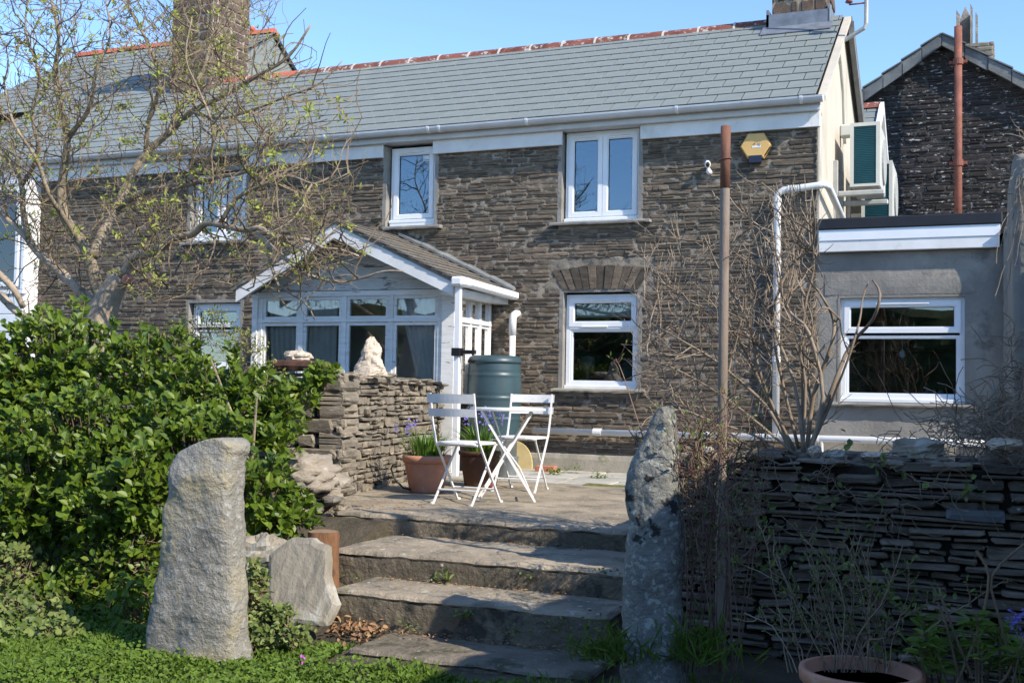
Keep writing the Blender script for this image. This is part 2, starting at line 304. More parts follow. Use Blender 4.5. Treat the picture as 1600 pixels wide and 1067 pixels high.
# ---------------------------------------------------------------- stone and slate generators
class Frame:
    def __init__(s, O, Uv, Vv, Nv): s.O = Vector(O); s.U = Vector(Uv).normalized(); s.Vv = Vector(Vv).normalized(); s.N = Vector(Nv).normalized()
    def p(s, u, v, n=0): return s.O + s.U * u + s.Vv * v + s.N * n
def stone_verts(fr, u, v, w, h, proud, depth, g=.004, rough=1.):
    cu, cv = u + w / 2, v + h / 2; a, b = max(w / 2 - g, .006), max(h / 2 - g, .004)
    c = min(b * .9, a * .5)
    sl = U(-.8, .8) * c * rough; sr = U(-.8, .8) * c * rough
    P = [(-a + c * U(.1, .9) + max(sl, 0), -b), (a * U(-.3, .3), -b * U(.82, 1.)), (a - c * U(.1, .9) - max(sr, 0), -b), (a, -b * U(.1, .8)), (a - abs(sr) * .3, b * U(.1, .8)),
         (a - c * U(.1, .9) + min(sr, 0), b), (a * U(-.3, .3), b * U(.8, 1.)), (-a + c * U(.1, .9) - min(sl, 0), b), (-a, b * U(.1, .8)), (-a + abs(sl) * .3, -b * U(.1, .8))]
    rt = R.gauss(0, .022) * rough * min(1., .12 / w); P = [(x - y * rt * 2, y + x * rt * 2) for x, y in P]
    ti, tj = U(-.1, .1) * proud, U(-.25, .25) * proud
    V = []
    for x, y in P: V.append(fr.p(cu + x, cv + y, -depth))
    for x, y in P: V.append(fr.p(cu + x, cv + y, proud * .55 + ti * x / a + tj * y / b))
    k = min(.012, b * .45)
    for x, y in P: V.append(fr.p(cu + x * (1 - k / a), cv + y * (1 - k / b), proud + ti * x / a + tj * y / b + U(-.1, .1) * proud))
    n = len(P); F = []
    for q in range(n):
        j = (q + 1) % n
        F += [(q, j, j + n, q + n), (q + n, j + n, j + 2 * n, q + 2 * n)]
    F.append(tuple(range(2 * n, 3 * n)))
    return V, F
def cells(w, h0, h1, hmin, hmax, lmin, lmax, holes, topf=None):
    out = []; v = h0
    while v < h1 - .01:
        bh = min(U(hmin * 2, hmax * 1.4), h1 - v)
        if h1 - v - bh < .02: bh = h1 - v
        u = U(-.2, 0)
        while u < w:
            l = U(lmin, lmax) * (1.6 if R.random() < .15 else 1)
            rem = bh; vv = v; ks = []
            if bh < hmax * 1.05 and R.random() < .25: ks = [bh]
            else:
                while rem > hmin * 1.4:
                    q = min(U(hmin, hmax), rem); 
                    if rem - q < hmin * .7: q = rem
                    ks.append(q); rem -= q
                if rem > .001 and ks: ks[-1] += rem
            if not ks: ks = [bh]
            for q in ks:
                nsub = 1 if R.random() < .72 else 2
                cut = U(.35, .65)
                for a, b in ([(0, 1)] if nsub == 1 else [(0, cut), (cut, 1)]):
                    uu, ww = u + l * a + U(-.02, .02), l * (b - a)
                    if uu < 0: ww += uu; uu = 0
                    if uu + ww > w: ww = w - uu
                    if ww < .03: continue
                    mu, mv = uu + ww / 2, vv + q / 2
                    if topf and vv + q > topf(mu): continue
                    bad = False
                    for (a0, a1, b0, b1) in holes:
                        if b0 - q * .3 < mv < b1 + q * .3 and uu < a1 and uu + ww > a0:
                            if mu < (a0 + a1) / 2 and a0 - uu > .05: ww = a0 - uu
                            elif mu >= (a0 + a1) / 2 and uu + ww - a1 > .05: ww = uu + ww - a1; uu = a1
                            else: bad = True
                    if bad: continue
                    out.append((uu, vv, ww, q))
                vv += q
            u += l
        v += bh
    return out
def inview(p, mrg=10):
    x, y, w = proj(p); return w > 0 and -mrg < x < 1600 + mrg and -mrg < y < 1067 + mrg
def rubble(fr, cl, parent, mat, proud=(.006, .02), depth=.03, gap=.004, limit=300, name='stone', rough=1., vis=None):
    sc = []
    for c in cl:
        ctr = fr.p(c[0] + c[2] / 2, c[1] + c[3] / 2); x, y, w = proj(ctr)
        s = c[2] * c[3] / w ** 2 if inview(ctr) and (vis is None or vis(x, y)) else 0
        sc.append(s)
    order = sorted(range(len(cl)), key=lambda i: -sc[i]); big = set(i for i in order[:limit] if sc[i] > 0)
    rest = MB()
    for i, c in enumerate(cl):
        V, F = stone_verts(fr, *c, U(*proud), depth, gap, rough); r = R.random()
        if i in big: mb = MB(); mb.add(V, F, r); build(name, mb, mat, parent)
        else: rest.add(V, F, r)
    if rest.V: build('small_' + name + 's', rest, mat, parent, kind='stuff')
def slatefield(fr, w, h, sw, ex, parent, mat, th=.006, lap=.04, name='slate', limit=300, wj=0., skip=None, vis=None, rot=0.):
    """rows of overlapping slates on a slope frame; alike full slates share one mesh"""
    off = OFF[root(parent).name]
    rows = int(math.ceil(h / ex)); allp = []
    base = MB(); base.box(0, 1, -1, 0, 0, 1)
    for j in range(rows):
        v0 = j * ex; v1 = min(v0 + ex + lap, h); u = -(sw / 2 if j % 2 else 0)
        while u < w - .01:
            ww = sw * (1 + U(-wj, wj)); a, b = max(u, 0), min(u + ww, w); u += ww
            if b - a < .03: continue
            if skip and skip((a + b) / 2, (v0 + v1) / 2): continue
            x, y, dd = proj(fr.p((a + b) / 2, v0 + ex / 2)); 
            s = (b - a) / dd ** 2 if inview(fr.p((a + b) / 2, v0)) and (vis is None or vis(x, y)) else 0
            allp.append((s, a, b, v0, v1))
    order = sorted(allp, key=lambda q: -q[0]); big = set(id(q) for q in order[:limit] if q[0] > 0)
    rest = MB(); shared = {}
    for q in allp:
        s, a, b, v0, v1 = q; g = .0055; r = R.random(); lift = th * 2.4; dj = U(-.004, .004) * (1 + 2 * wj); tl = U(-rot, rot)
        def slab(fr2, uu, vv, mb):
            wd, hg = b - a - 2 * g, v1 - v0
            P = []
            for n0, n1 in ((0, 0), (1, 1)):
                pass
            pts = [fr2.p(uu, vv, lift), fr2.p(uu + wd, vv + tl, lift), fr2.p(uu + wd, vv + hg, th * .6), fr2.p(uu, vv + hg, th * .6)]
            pts += [fr2.p(uu, vv, lift - th), fr2.p(uu + wd, vv + tl, lift - th), fr2.p(uu + wd, vv + hg, th * .6 - th), fr2.p(uu, vv + hg, th * .6 - th)]
            mb.add(pts, [(0, 1, 2, 3), (7, 6, 5, 4), (0, 4, 5, 1), (1, 5, 6, 2), (2, 6, 7, 3), (3, 7, 4, 0)], r)
        if id(q) in big:
            key = (round(b - a, 3), round(v1 - v0, 3))
            if wj == 0 and key in shared: me = shared[key]
            else:
                mb = MB(); r = R.random() if wj else 0.
                slab(Frame((0, 0, 0), fr.U, fr.Vv, fr.N), 0, 0, mb)
                me = bpy.data.meshes.new(name); me.from_pydata(mb.V, [], mb.F)
                at = me.attributes.new('rnd', 'FLOAT', 'POINT'); at.data.foreach_set('value', np.array(mb.Rn, dtype=np.float32)); me.materials.append(mat); shared[key] = me
            o = bpy.data.objects.new(name, me); link(o, parent); o.location = fr.p(a + g, v0 + dj) - off
        else: slab(fr, a + g, v0 + dj, rest)
    if rest.V: build('small_' + name + 's', rest, mat, parent, kind='stuff')
def gridwall(fr, w, h, holes, step, amp, topf=None):
    """mortar bed with openings, roughened"""
    us = sorted(set([0, w] + [x for q in holes for x in (q[0], q[1]) if 0 < x < w])); vs = sorted(set([0, h] + [x for q in holes for x in (q[2], q[3]) if 0 < x < h]))
    def fill(a):
        o = []
        for p, q in zip(a, a[1:]):
            n = max(1, int((q - p) / step)); o += [p + (q - p) * k / n for k in range(n)]
        return o + [a[-1]]
    us, vs = fill(us), fill(vs); mb = MB(); V = []
    for v in vs:
        for u in us:
            q = fr.p(u, v)
            n = (mn.noise(q * 14) * .6 + mn.noise(Vector((q.x * 9, q.y * 9, q.z * 40))) * .6 + mn.noise(q * 45) * .35) * amp
            V.append(fr.p(u, v, n))
    F = []; nu = len(us)
    for j in range(len(vs) - 1):
        for i in range(nu - 1):
            cu, cv = (us[i] + us[i + 1]) / 2, (vs[j] + vs[j + 1]) / 2
            if any(a < cu < b and c < cv < d for a, b, c, d in holes): continue
            if topf and cv > topf(cu): continue
            F.append((j * nu + i, j * nu + i + 1, (j + 1) * nu + i + 1, (j + 1) * nu + i))
    mb.add(V, F); return mb
def rock(levels, n=40, m=48, amp=.02, fs=6., jag=1., seed=0, p=3.):
    """levels: (z,x0,x1,y0,y1) from bottom to top, a lofted boulder or standing stone"""
    mb = MB(); V = []; z0, z1 = levels[0][0], levels[-1][0]
    def at(z):
        for a, b in zip(levels, levels[1:]):
            if z <= b[0] + 1e-9: t = (z - a[0]) / max(b[0] - a[0], 1e-9); return [a[k] + (b[k] - a[k]) * t for k in range(1, 5)]
        return levels[-1][1:]
    sd = Vector((seed * 3.7, seed * 1.3, seed))
    for j in range(m + 1):
        z = z0 + (z1 - z0) * j / m; x0, x1, y0, y1 = at(z); cx, cy, a, b = (x0 + x1) / 2, (y0 + y1) / 2, (x1 - x0) / 2, (y1 - y0) / 2
        for i in range(n):
            t = 2 * math.pi * i / n; c, s = math.cos(t), math.sin(t); rr = (abs(c) ** p + abs(s) ** p) ** (-1 / p)
            q = Vector((cx + a * c * rr, cy + b * s * rr, z)); qn = q * fs + sd
            d = (mn.noise(qn) + 1.1 * mn.fractal(qn * 1.3 + Vector((4, 4, 4)), .75, 2.17, 6)) * amp + (abs(mn.noise(qn * .6)) - .2) * amp * jag
            V.append(q + Vector((c, s, mn.noise(qn * 1.7 + Vector((9, 9, 9))) * .8)) * d)
    F = []
    for j in range(m):
        for i in range(n): F.append((j * n + i, j * n + (i + 1) % n, (j + 1) * n + (i + 1) % n, (j + 1) * n + i))
    F += [tuple(range(n))[::-1], tuple(m * n + i for i in range(n))]
    return mb.add(V, F)
def blob(c, rx, ry, rz, amp=.2, fs=3., seed=0, n=24, m=16, flat=0., rotz=0.):
    mb = MB(); V = []; c = Vector(c); sd = Vector((seed * 2.1, seed, 5 + seed * .7)); rm = min(rx, ry, rz); ca, sa = math.cos(rotz), math.sin(rotz)
    for j in range(m + 1):
        ph = -math.pi / 2 + math.pi * j / m
        for i in range(n):
            t = 2 * math.pi * i / n; d = Vector((math.cos(ph) * math.cos(t), math.cos(ph) * math.sin(t), math.sin(ph)))
            f = 1 + amp * (mn.noise(d * fs + sd) + .9 * mn.fractal(d * fs * 1.6 + sd, .7, 2.2, 5) - .25 * abs(mn.noise(d * fs * 1.1 + sd)))
            k = (abs(d.x) ** 4 + abs(d.y) ** 4 + abs(d.z) ** 4) ** (-.25) * flat + (1 - flat)
            x, y, z = d.x * rx * f * k, d.y * ry * f * k, d.z * rz * f * k
            V.append(c + Vector((x * ca - y * sa, x * sa + y * ca, z)))
    F = []
    for j in range(m):
        for i in range(n): F.append((j * n + i, j * n + (i + 1) % n, (j + 1) * n + (i + 1) % n, (j + 1) * n + i))
    return mb.add(V, F)
def roughbox(x0, x1, y0, y1, z0, z1, st=.04, amp=.01, wear=.015, seed=0):
    nx, ny, nz = [max(2, int((b - a) / st)) for a, b in ((x0, x1), (y0, y1), (z0, z1))]; idx = {}; V = []; F = []
    sd = Vector((seed, seed * 2, 0))
    def vid(i, j, k):
        q = (i, j, k)
        if q not in idx:
            p = Vector((x0 + (x1 - x0) * i / nx, y0 + (y1 - y0) * j / ny, z0 + (z1 - z0) * k / nz))
            s = p * 5 + sd; d = Vector((mn.noise(s), mn.noise(s + Vector((7, 0, 0))), mn.noise(s + Vector((0, 7, 0))))) + Vector((mn.noise(s * 4), mn.noise(s * 4 + Vector((3, 0, 0))), mn.noise(s * 4 + Vector((0, 3, 0))))) * .5
            e = Vector(((i == 0) - (i == nx), (j == 0) - (j == ny), (k == 0) - (k == nz)))
            if e.length > 1.2: p += e * wear * (.6 + 1.2 * abs(mn.noise(p * 9 + sd)))
            idx[q] = len(V); V.append(p + d * amp)
        return idx[q]
    for i in range(nx):
        for j in range(ny):
            F.append((vid(i, j, nz), vid(i + 1, j, nz), vid(i + 1, j + 1, nz), vid(i, j + 1, nz)))
    for i in range(nx):
        for k in range(nz):
            F.append((vid(i, 0, k), vid(i + 1, 0, k), vid(i + 1, 0, k + 1), vid(i, 0, k + 1)))
            F.append((vid(i, ny, k), vid(i, ny, k + 1), vid(i + 1, ny, k + 1), vid(i + 1, ny, k)))
    for j in range(ny):
        for k in range(nz):
            F.append((vid(0, j, k), vid(0, j, k + 1), vid(0, j + 1, k + 1), vid(0, j + 1, k)))
            F.append((vid(nx, j, k), vid(nx, j + 1, k), vid(nx, j + 1, k + 1), vid(nx, j, k + 1)))
    return MB().add(V, F)

# ---------------------------------------------------------------- ground
YF, XG, XL = 11.66, -1.45, -13.8
def sm(a, b, x): t = max(0, min(1, (x - a) / (b - a))); return t * t * (3 - 2 * t)
def gh(x, y):
    z = -.54
    lb = sm(-3.0, -3.75, x) * sm(5.25, 6.95, y) * .5 + sm(-4.6, -5.3, x) * sm(6.2, 7.6, y) * .3      # bank left of the steps
    z += lb
    if y > 6.45: z = max(z, -.54 + sm(6.45, 6.6, y) * (.9 if x > -1.75 and y < 8.2 else .4))
    if y > 8.2: z = min(z, -.06)
    lx = -3.0 if y < 5.62 else (-3.36 if y < 6.05 else (-3.64 if y < 6.85 else -4.1))
    if lx < x < -1.78 and y > 5.0: z = min(z, -.54 if y < 6.9 else -.2)
    if y > 6.9 and -5.2 < x < -1.8: z = min(z, -.1)
    return z + mn.noise(Vector((x * 2, y * 2, 0))) * .03 + mn.noise(Vector((x * 9, y * 9, 3))) * .015
mb = MB(); xs = [-300, -60, -20] + [-11 + .08 * i for i in range(175)] + [8, 30, 300]; ys = [-300, -50, -5, 1] + [3 + .08 * i for i in range(112)] + [14, 25, 80, 400]
V = [(x, y, gh(x, y) if -11 <= x <= 3 and 1 <= y < 12.2 else (-.54 if y < 12 else -.1)) for y in ys for x in xs]
nx = len(xs); mb.add(V, [(j * nx + i, j * nx + i + 1, (j + 1) * nx + i + 1, (j + 1) * nx + i) for j in range(len(ys) - 1) for i in range(nx - 1)])
tag(build('ground', mb, M['lawn']), kind='structure')

# concrete steps and patio deck, all parts of the setting
def struct(name, mb, mat, **k): return tag(build(name, mb, mat, **k), kind='structure')
st = bpy.data.objects.new('garden_steps', None); link(st); st['kind'] = 'structure'; OFF[st.name] = Vector((0, 0, 0))
def step(x0, x1, y0, y1, z, h, seed, tread=.045, tm='concrete'):
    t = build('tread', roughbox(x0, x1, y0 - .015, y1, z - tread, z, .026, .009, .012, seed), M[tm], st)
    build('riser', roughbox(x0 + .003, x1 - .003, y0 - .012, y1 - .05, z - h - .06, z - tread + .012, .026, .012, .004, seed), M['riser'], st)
step(-4.15, -1.74, 6.86, 7.3, 0., .16, 1, .05)
step(-3.7, -1.78, 6.1, 6.95, -.135, .16, 2)
step(-3.42, -1.74, 5.63, 6.2, -.29, .2, 3)
step(-3.05, -1.7, 5.2, 5.75, -.5, .12, 4, .045, 'stepdirt')
struct('patio', roughbox(-5.15, -1.2, 7.26, 9.95, -.3, .0, .07, .005, .004, 5), M['concrete'])
pv = bpy.data.objects.new('paved_path', None); link(pv); pv['kind'] = 'structure'; OFF[pv.name] = Vector((0, 0, 0))
build('mortar_bed', MB().box(-5.2, 1.5, 9.951, 11.7, -.3, -.012), M['concrete'], pv)
y = 9.97
while y < 11.6:
    h = [.42, .55, .35, .4][int(y * 3) % 4]; x = -5.2 + U(-.3, 0)
    h = min(h, 11.63 - y)
    if h < .1: break
    while x < 1.3:
        w = U(.45, .8); b = MB(); b.r = R.random()
        b.add(roughbox(x + .012, x + w - .012, y + .01, y + h - .01, -.05, .006 + U(-.005, .005), .12, .004, .008, int(x * 10)).V, roughbox(x + .012, x + w - .012, y + .01, y + h - .01, -.05, 0, .12, .004, .008, int(x * 10)).F)
        build('paving_slab', b, M['paving'], pv); x += w
    y += h

# ---------------------------------------------------------------- the cottage
cot = thing('cottage', 'long two storey slate rubble cottage with grey slate roof and white windows', 'house', (-6, 12, 0))
HOLES = {'w1': (-4.25, -3.34, 2.72, 3.82), 'wL': (-6.47, -5.8, 2.76, 3.82), 'w2': (-4.21, -3.33, .88, 1.97), 'wf': (-9.32, -8.44, 2.68, 3.6), 'wg': (-9.3, -8.48, 1.05, 1.92)}
fr = Frame((XL, YF, 0), (1, 0, 0), (0, 0, 1), (0, -1, 0)); WW = XG - XL
hol = [(a - XL, b - XL, c, d) for a, b, c, d in HOLES.values()]
wall = build('front_wall', gridwall(fr, WW, 3.83, hol, .021, .0135), M['mortar'], cot, smooth=True)
arch = (-4.36 - XL, -3.17 - XL, 1.95, 2.3)
porchhole = (-7.5 - XL, -5.2 - XL, 0, 2.0)
cl = cells(WW - .02, .2, 3.72, .02, .056, .1, .38, [(a - .02, b + .02, c - .06, d + .03) for a, b, c, d in hol] + [arch, porchhole])
rubble(fr, cl, wall, M['stone'], (.001, .017), .03, .0034, 300, vis=lambda x, y: x > 560 and not (640 < x < 800 and y > 400))
# voussoirs over the ground floor window
for k in range(11):
    t0, t1 = k / 11, (k + 1) / 11; xa, xb = -4.2 + .86 * t0, -4.2 + .86 * t1; xc, xd = -4.34 + 1.15 * t0, -4.34 + 1.15 * t1
    def ar(t): return math.sin(math.pi * t) * .05
    b = MB(); g = .005; pr = U(.006, .02); b.prism([(xa + g, 1.975 + ar(t0) * .3), (xb - g, 1.975 + ar(t1) * .3), (xd - g, 2.2 + ar(t1) + U(-.01, .01)), (xc + g, 2.2 + ar(t0))], 1, YF + .03, YF - pr, R.random())
    build('arch_stone', b, M['stone'], wall)
build('plinth', roughbox(-5.0, XG + .01, YF - .05, YF + .1, -.05, .185, .05, .006, .01, 8), M['plinth'], cot)
# reveals and lintels of render round the openings
for k, (a, b_, c, d) in HOLES.items():
    w = .035
    build('jamb', MB().box(a - w, a + .012, YF - .006, YF + .13, c - .01, min(d, 3.74)), M['render'], cot); build('jamb', MB().box(b_ - .012, b_ + w, YF - .008, YF + .13, c - .01, min(d, 3.74)), M['render'], cot)
    if d < 3.7: build('window_head', MB().box(a - w, b_ + w, YF - .004, YF + .13, d - .012, d + .03), M['render'], cot)
# the closed body of the house
gp = [(YF + .03, -.1), (16.5, -.1), (16.5, 4.1), (14.02, 5.45), (YF + .03, 3.9)]
build('gable_wall', MB().prism(gp, 0, XG - .25, XG), M['cream'], cot)
build('corner_board', MB().box(XG - .012, XG + .006, YF - .03, YF - .018, 2.3, 3.84), M['cream'], cot)
build('west_wall', MB().prism(gp, 0, XL - .2, XL), M['cream'], cot)
build('rear_wall', MB().box(XL, XG - .25, 16.3, 16.5, -.1, 4.1), M['cream'], cot)
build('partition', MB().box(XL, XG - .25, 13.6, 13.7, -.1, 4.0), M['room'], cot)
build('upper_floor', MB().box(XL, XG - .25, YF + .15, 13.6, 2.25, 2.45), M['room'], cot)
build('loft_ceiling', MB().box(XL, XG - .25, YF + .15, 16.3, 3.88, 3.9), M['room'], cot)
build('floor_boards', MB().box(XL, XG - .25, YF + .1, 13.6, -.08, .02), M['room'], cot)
# roof
RV = Vector((0, 2.52, 1.62)); RL = RV.length
rf = Frame((XL - .1, 11.46, 3.885), (1, 0, 0), RV, (0, -RV.z, RV.y))
deck = MB(); O_ = rf.O
deck.add([rf.p(0, 0, 0), rf.p(12.43, 0, 0), rf.p(12.43, RL, 0), rf.p(0, RL, 0), rf.p(0, .05, -.06), rf.p(12.43, .05, -.06), rf.p(12.43, RL, -.06), rf.p(0, RL, -.06)],
         [(0, 1, 2, 3), (7, 6, 5, 4), (0, 4, 5, 1), (1, 5, 6, 2), (3, 2, 6, 7), (0, 3, 7, 4)])
roof = build('roof', deck, M['black'], cot)
slatefield(rf, 12.44, RL, .285, RL / 12.0, roof, M['slate'], .007, .05)
back = MB().add([(XL - .1, 13.98, 5.48), (-1.36, 13.98, 5.48), (-1.36, 16.7, 4.0), (XL - .1, 16.7, 4.0), (XL - .1, 13.98, 5.42), (-1.36, 13.98, 5.42), (-1.36, 16.7, 3.93), (XL - .1, 16.7, 3.93)],
                 [(0, 1, 2, 3), (7, 6, 5, 4), (1, 5, 6, 2), (0, 4, 5, 1), (2, 6, 7, 3), (3, 7, 4, 0)])
build('rear_roof', back, M['verge'], cot)
# verge undercloak and barge strip on the gable
build('verge_strip', MB().add([(-1.452, 11.5, 3.83), (-1.37, 11.5, 3.83), (-1.37, 13.98, 5.43), (-1.452, 13.98, 5.43), (-1.452, 11.5, 3.88), (-1.37, 11.5, 3.88), (-1.37, 13.98, 5.48), (-1.452, 13.98, 5.48)],
    [(3, 2, 1, 0), (4, 5, 6, 7), (0, 1, 5, 4), (1, 2, 6, 5), (2, 3, 7, 6), (3, 0, 4, 7)]), M['cream'], cot)
build('rear_barge', MB().add([(-1.40, 13.98, 5.42), (-1.34, 13.98, 5.42), (-1.34, 16.7, 3.94), (-1.40, 16.7, 3.94), (-1.40, 13.98, 5.22), (-1.34, 13.98, 5.22), (-1.34, 16.7, 3.74), (-1.40, 16.7, 3.74)],
    [(0, 1, 2, 3), (7, 6, 5, 4), (1, 5, 6, 2), (0, 4, 5, 1), (3, 2, 6, 7), (0, 3, 7, 4)]), M['verge'], cot)
# ridge tiles
x = -10.6
k = 0
while x < -2.35:
    w = .46; m = MB(); m.r = R.random(); red = x < -9.3
    P = [(-.13, -.07), (-.09, -.005), (-.03, .035), (.03, .035), (.09, -.005), (.13, -.07)]
    zj = 5.515 + mn.noise(Vector((x * .7, 0, 0))) * .02
    m.prism([(14.0 + a, zj + b) for a, b in P], 0, x + .012, min(x + w, -2.3) - .012)
    rt = build('ridge_tile', m, M['redridge' if red else 'ridge'], cot)
    m = MB().prism([(14.0 + a * 1.04, zj + .004 + b * 1.08) for a, b in P], 0, x - .014, x + .014); build('ridge_joint', m, M['cement'], rt)
    x += w
# gutter, fascia
gm = MB(); n = 10
def halfround(x0, x1, yc, zc, r, th=.004):
    V = []; F = []
    for x in (x0, x1):
        for k in range(n + 1):
            a = math.pi + math.pi * k / n; V.append((x, yc + r * math.cos(a), zc + r * math.sin(a)))
        for k in range(n + 1):
            a = math.pi + math.pi * k / n; V.append((x, yc + (r - th) * math.cos(a), zc + (r - th) * math.sin(a)))
    m = n + 1
    for k in range(n): F += [(k, k + 1, 2 * m + k + 1, 2 * m + k), (m + k, 3 * m + k, 3 * m + k + 1, m + k + 1), (k, m + k, m + k + 1, k + 1), (2 * m + k, 2 * m + k + 1, 3 * m + k + 1, 3 * m + k)]
    F += [(0, 2 * m, 3 * m, m), (n, m + n, 3 * m + n, 2 * m + n)]
    return V, F
gm.add(*halfround(XL, XG + .05, 11.47, 3.875, .062)); gut = build('gutter', gm, M['gutter'], cot)
for x in (-7.2, -5.82, -5.68, -4.6, -2.9, -1.62, -9.1):
    build('gutter_clip', MB().add(*halfround(x, x + .03, 11.47, 3.878, .069, .008)), M['upvc'], gut)
build('stop_end', MB().prism([(11.47 + .062 * math.cos(math.pi + math.pi * k / 8), 3.875 + .062 * math.sin(math.pi + math.pi * k / 8)) for k in range(9)], 0, XG + .05, XG + .058), M['upvc'], gut)
build('fascia', MB().bbox(XL, XG + .02, 11.545, 11.57, 3.755, 3.865), M['gutter'], cot)
build('soffit', MB().box(XL, XG + .0, 11.57, 11.83, 3.757, 3.775), M['gutter'], cot)
for a, b in ((-5.83, -4.23), (-3.33, XG + .012), (-8.42, -6.49), (XL, -9.34)):
    build('fascia_board', MB().bbox(a, b, YF - .05, YF - .012, 3.6, 3.757, .004), M['upvc2'], cot)

def pane(mb): pass
def window(parent, x0, x1, z0, z1, Y, sashes, glass='glass', sill=None, name='window', vent=(), bottom=.05, fw=.045):
    w = build(name, MB().ring(x0, x1, z0, z1, fw, Y, Y + .07, bottom), M['upvc'], parent)
    for (a, b, c, d, sash) in sashes:
        tw = .05 if sash else .022
        y = Y - .012 if sash else Y + .006
        m = MB().ring(a, b, c, d, tw, y, Y + .055); i = tw
        m.ring(a + i - .001, b - i + .001, c + i - .001, d - i + .001, .012, y + .012, Y + .05)
        build('sash', m, M['upvc'], w)
        build('glazing_seal', MB().ring(a + i + .011, b - i - .011, c + i + .011, d - i - .011, .006, y + .022, Y + .04), M['black'], w)
        build('pane', MB().box(a + i + .012, b - i - .012, y + .03, y + .034, c + i + .012, d - i - .012), M[glass], w)
    for a, b, z in vent:
        build('trickle_vent', MB().bbox(a, b, Y - .03, Y - .012, z, z + .016, .004), M['upvc'], w)
    if sill: 
        m = MB(); m.add(roughbox(sill[0], sill[1], YF - sill[4], YF + .1, sill[2], sill[3], .05, .003, .006, 3).V, roughbox(sill[0], sill[1], YF - sill[4], YF + .1, sill[2], sill[3], .05, .003, .006, 3).F)
        build('sill', m, M[sill[5]], w)
        build('sill_trim', MB().bbox(x0 - .01, x1 + .01, Y - .035, Y - .0, z0 - .012, z0 + .028, .006), M['upvc'], w)
    return w
YW = YF + .075
w = window(cot, -4.215, -3.355, 2.755, 3.75, YW, [(-4.18, -3.787, 2.8, 3.715, 1), (-3.783, -3.39, 2.8, 3.715, 1)], 'glassblue', (-4.35, -3.2, 2.69, 2.735, .09, 'render'), 'casement_window', [(-4.09, -3.87, 3.683), (-3.7, -3.48, 3.683)])
w = window(cot, -6.43, -5.83, 2.83, 3.72, YW, [(-6.39, -5.87, 2.87, 3.69, 1)], 'glassblue', (-6.45, -5.7, 2.72, 2.77, .09, 'render'), 'casement_window', [(-6.3, -6.0, 3.655)])
build('ajar_gap_shade', MB().box(-6.3, -5.9, YW - .016, YW - .013, 2.852, 2.862), M['black'], w)  # black strip stands for the shade in the open sash gap
build('lower_bead', MB().bbox(-6.43, -5.83, YW - .03, YW + .05, 2.775, 2.83), M['upvc'], w)
stk = build('sticker', MB().box(-6.02, -5.9, YW + .012, YW + .0145, 3.55, 3.625), M['paper'], w)
build('printed_box', MB().ring(-6.012, -5.908, 3.557, 3.618, .004, YW + .009, YW + .0115), M['ink'], w)
build('printed_line', MB().box(-6.0, -5.93, YW + .009, YW + .0115, 3.566, 3.572), M['ink'], w)
w = window(cot, -4.185, -3.345, .905, 1.935, YW, [(-4.15, -3.38, 1.58, 1.9, 1), (-4.14, -3.39, .955, 1.555, 0)], 'glass', (-4.31, -3.25, .855, .9, .08, 'plinth'), 'fanlight_window', [(-3.95, -3.6, 1.868), (-4.0, -3.7, 1.572)])
build('transom', MB().bbox(-4.145, -3.385, YW - .005, YW + .06, 1.553, 1.582), M['upvc'], w)
build('lace_pelmet', MB().box(-4.1, -3.44, YW + .1, YW + .105, 1.69, 1.87), M['curtain'], w)
window(cot, -9.29, -8.47, 2.71, 3.56, YW, [(-9.25, -8.885, 2.76, 3.52, 1), (-8.875, -8.51, 2.76, 3.52, 1)], 'glass', (-9.4, -8.36, 2.64, 2.69, .09, 'render'), 'casement_window')
window(cot, -9.27, -8.5, 1.08, 1.9, YW, [(-9.23, -8.54, 1.6, 1.86, 1), (-9.22, -8.55, 1.13, 1.57, 0)], 'glass', (-9.4, -8.4, 1.02, 1.07, .08, 'render'), 'fanlight_window')
def drape(x0, x1, y, z0, z1, nf=8, amp=.02, pull=0., axis=0):
    m = MB(); V = []; nu, nv = 40, 14
    for j in range(nv + 1):
        t = j / nv; z = z1 + (z0 - z1) * t
        for i in range(nu + 1):
            s = i / nu; xx = x0 + (x1 - x0) * s; xx = x1 + (xx - x1) * (1 - pull * t ** 1.3)
            yy = y + amp * math.sin(s * nf * 2 * math.pi + mn.noise(Vector((s * 5, t * 2, y))) * 2)
            V.append((xx, yy, z) if axis == 0 else (yy, xx, z))
    return m.add(V, [(j * (nu + 1) + i, j * (nu + 1) + i + 1, (j + 1) * (nu + 1) + i + 1, (j + 1) * (nu + 1) + i) for j in range(nv) for i in range(nu)])
# things that stand behind the ground floor window
o = tag(build('armchair', MB().add(*(lambda q: (q.V, q.F))(blob((-3.6, 12.6, .95), .33, .3, .3, .15, 2, 3))), M['furn'], loc=(-3.6, 12.6, .6), smooth=True), 'rounded chair back seen dimly through the ground floor cottage window', 'chair')
o = tag(build('table_lamp', MB().lathe([(.02, 0), (.09, .01), (.03, .04), (.02, .2), (.09, .21), (.075, .36), (.01, .37)], (-4.05, 12.1, .9), 16), M['furn'], loc=(-4.05, 12.1, .9), smooth=True), 'grey lamp standing inside on the left of the ground floor cottage window', 'lamp')

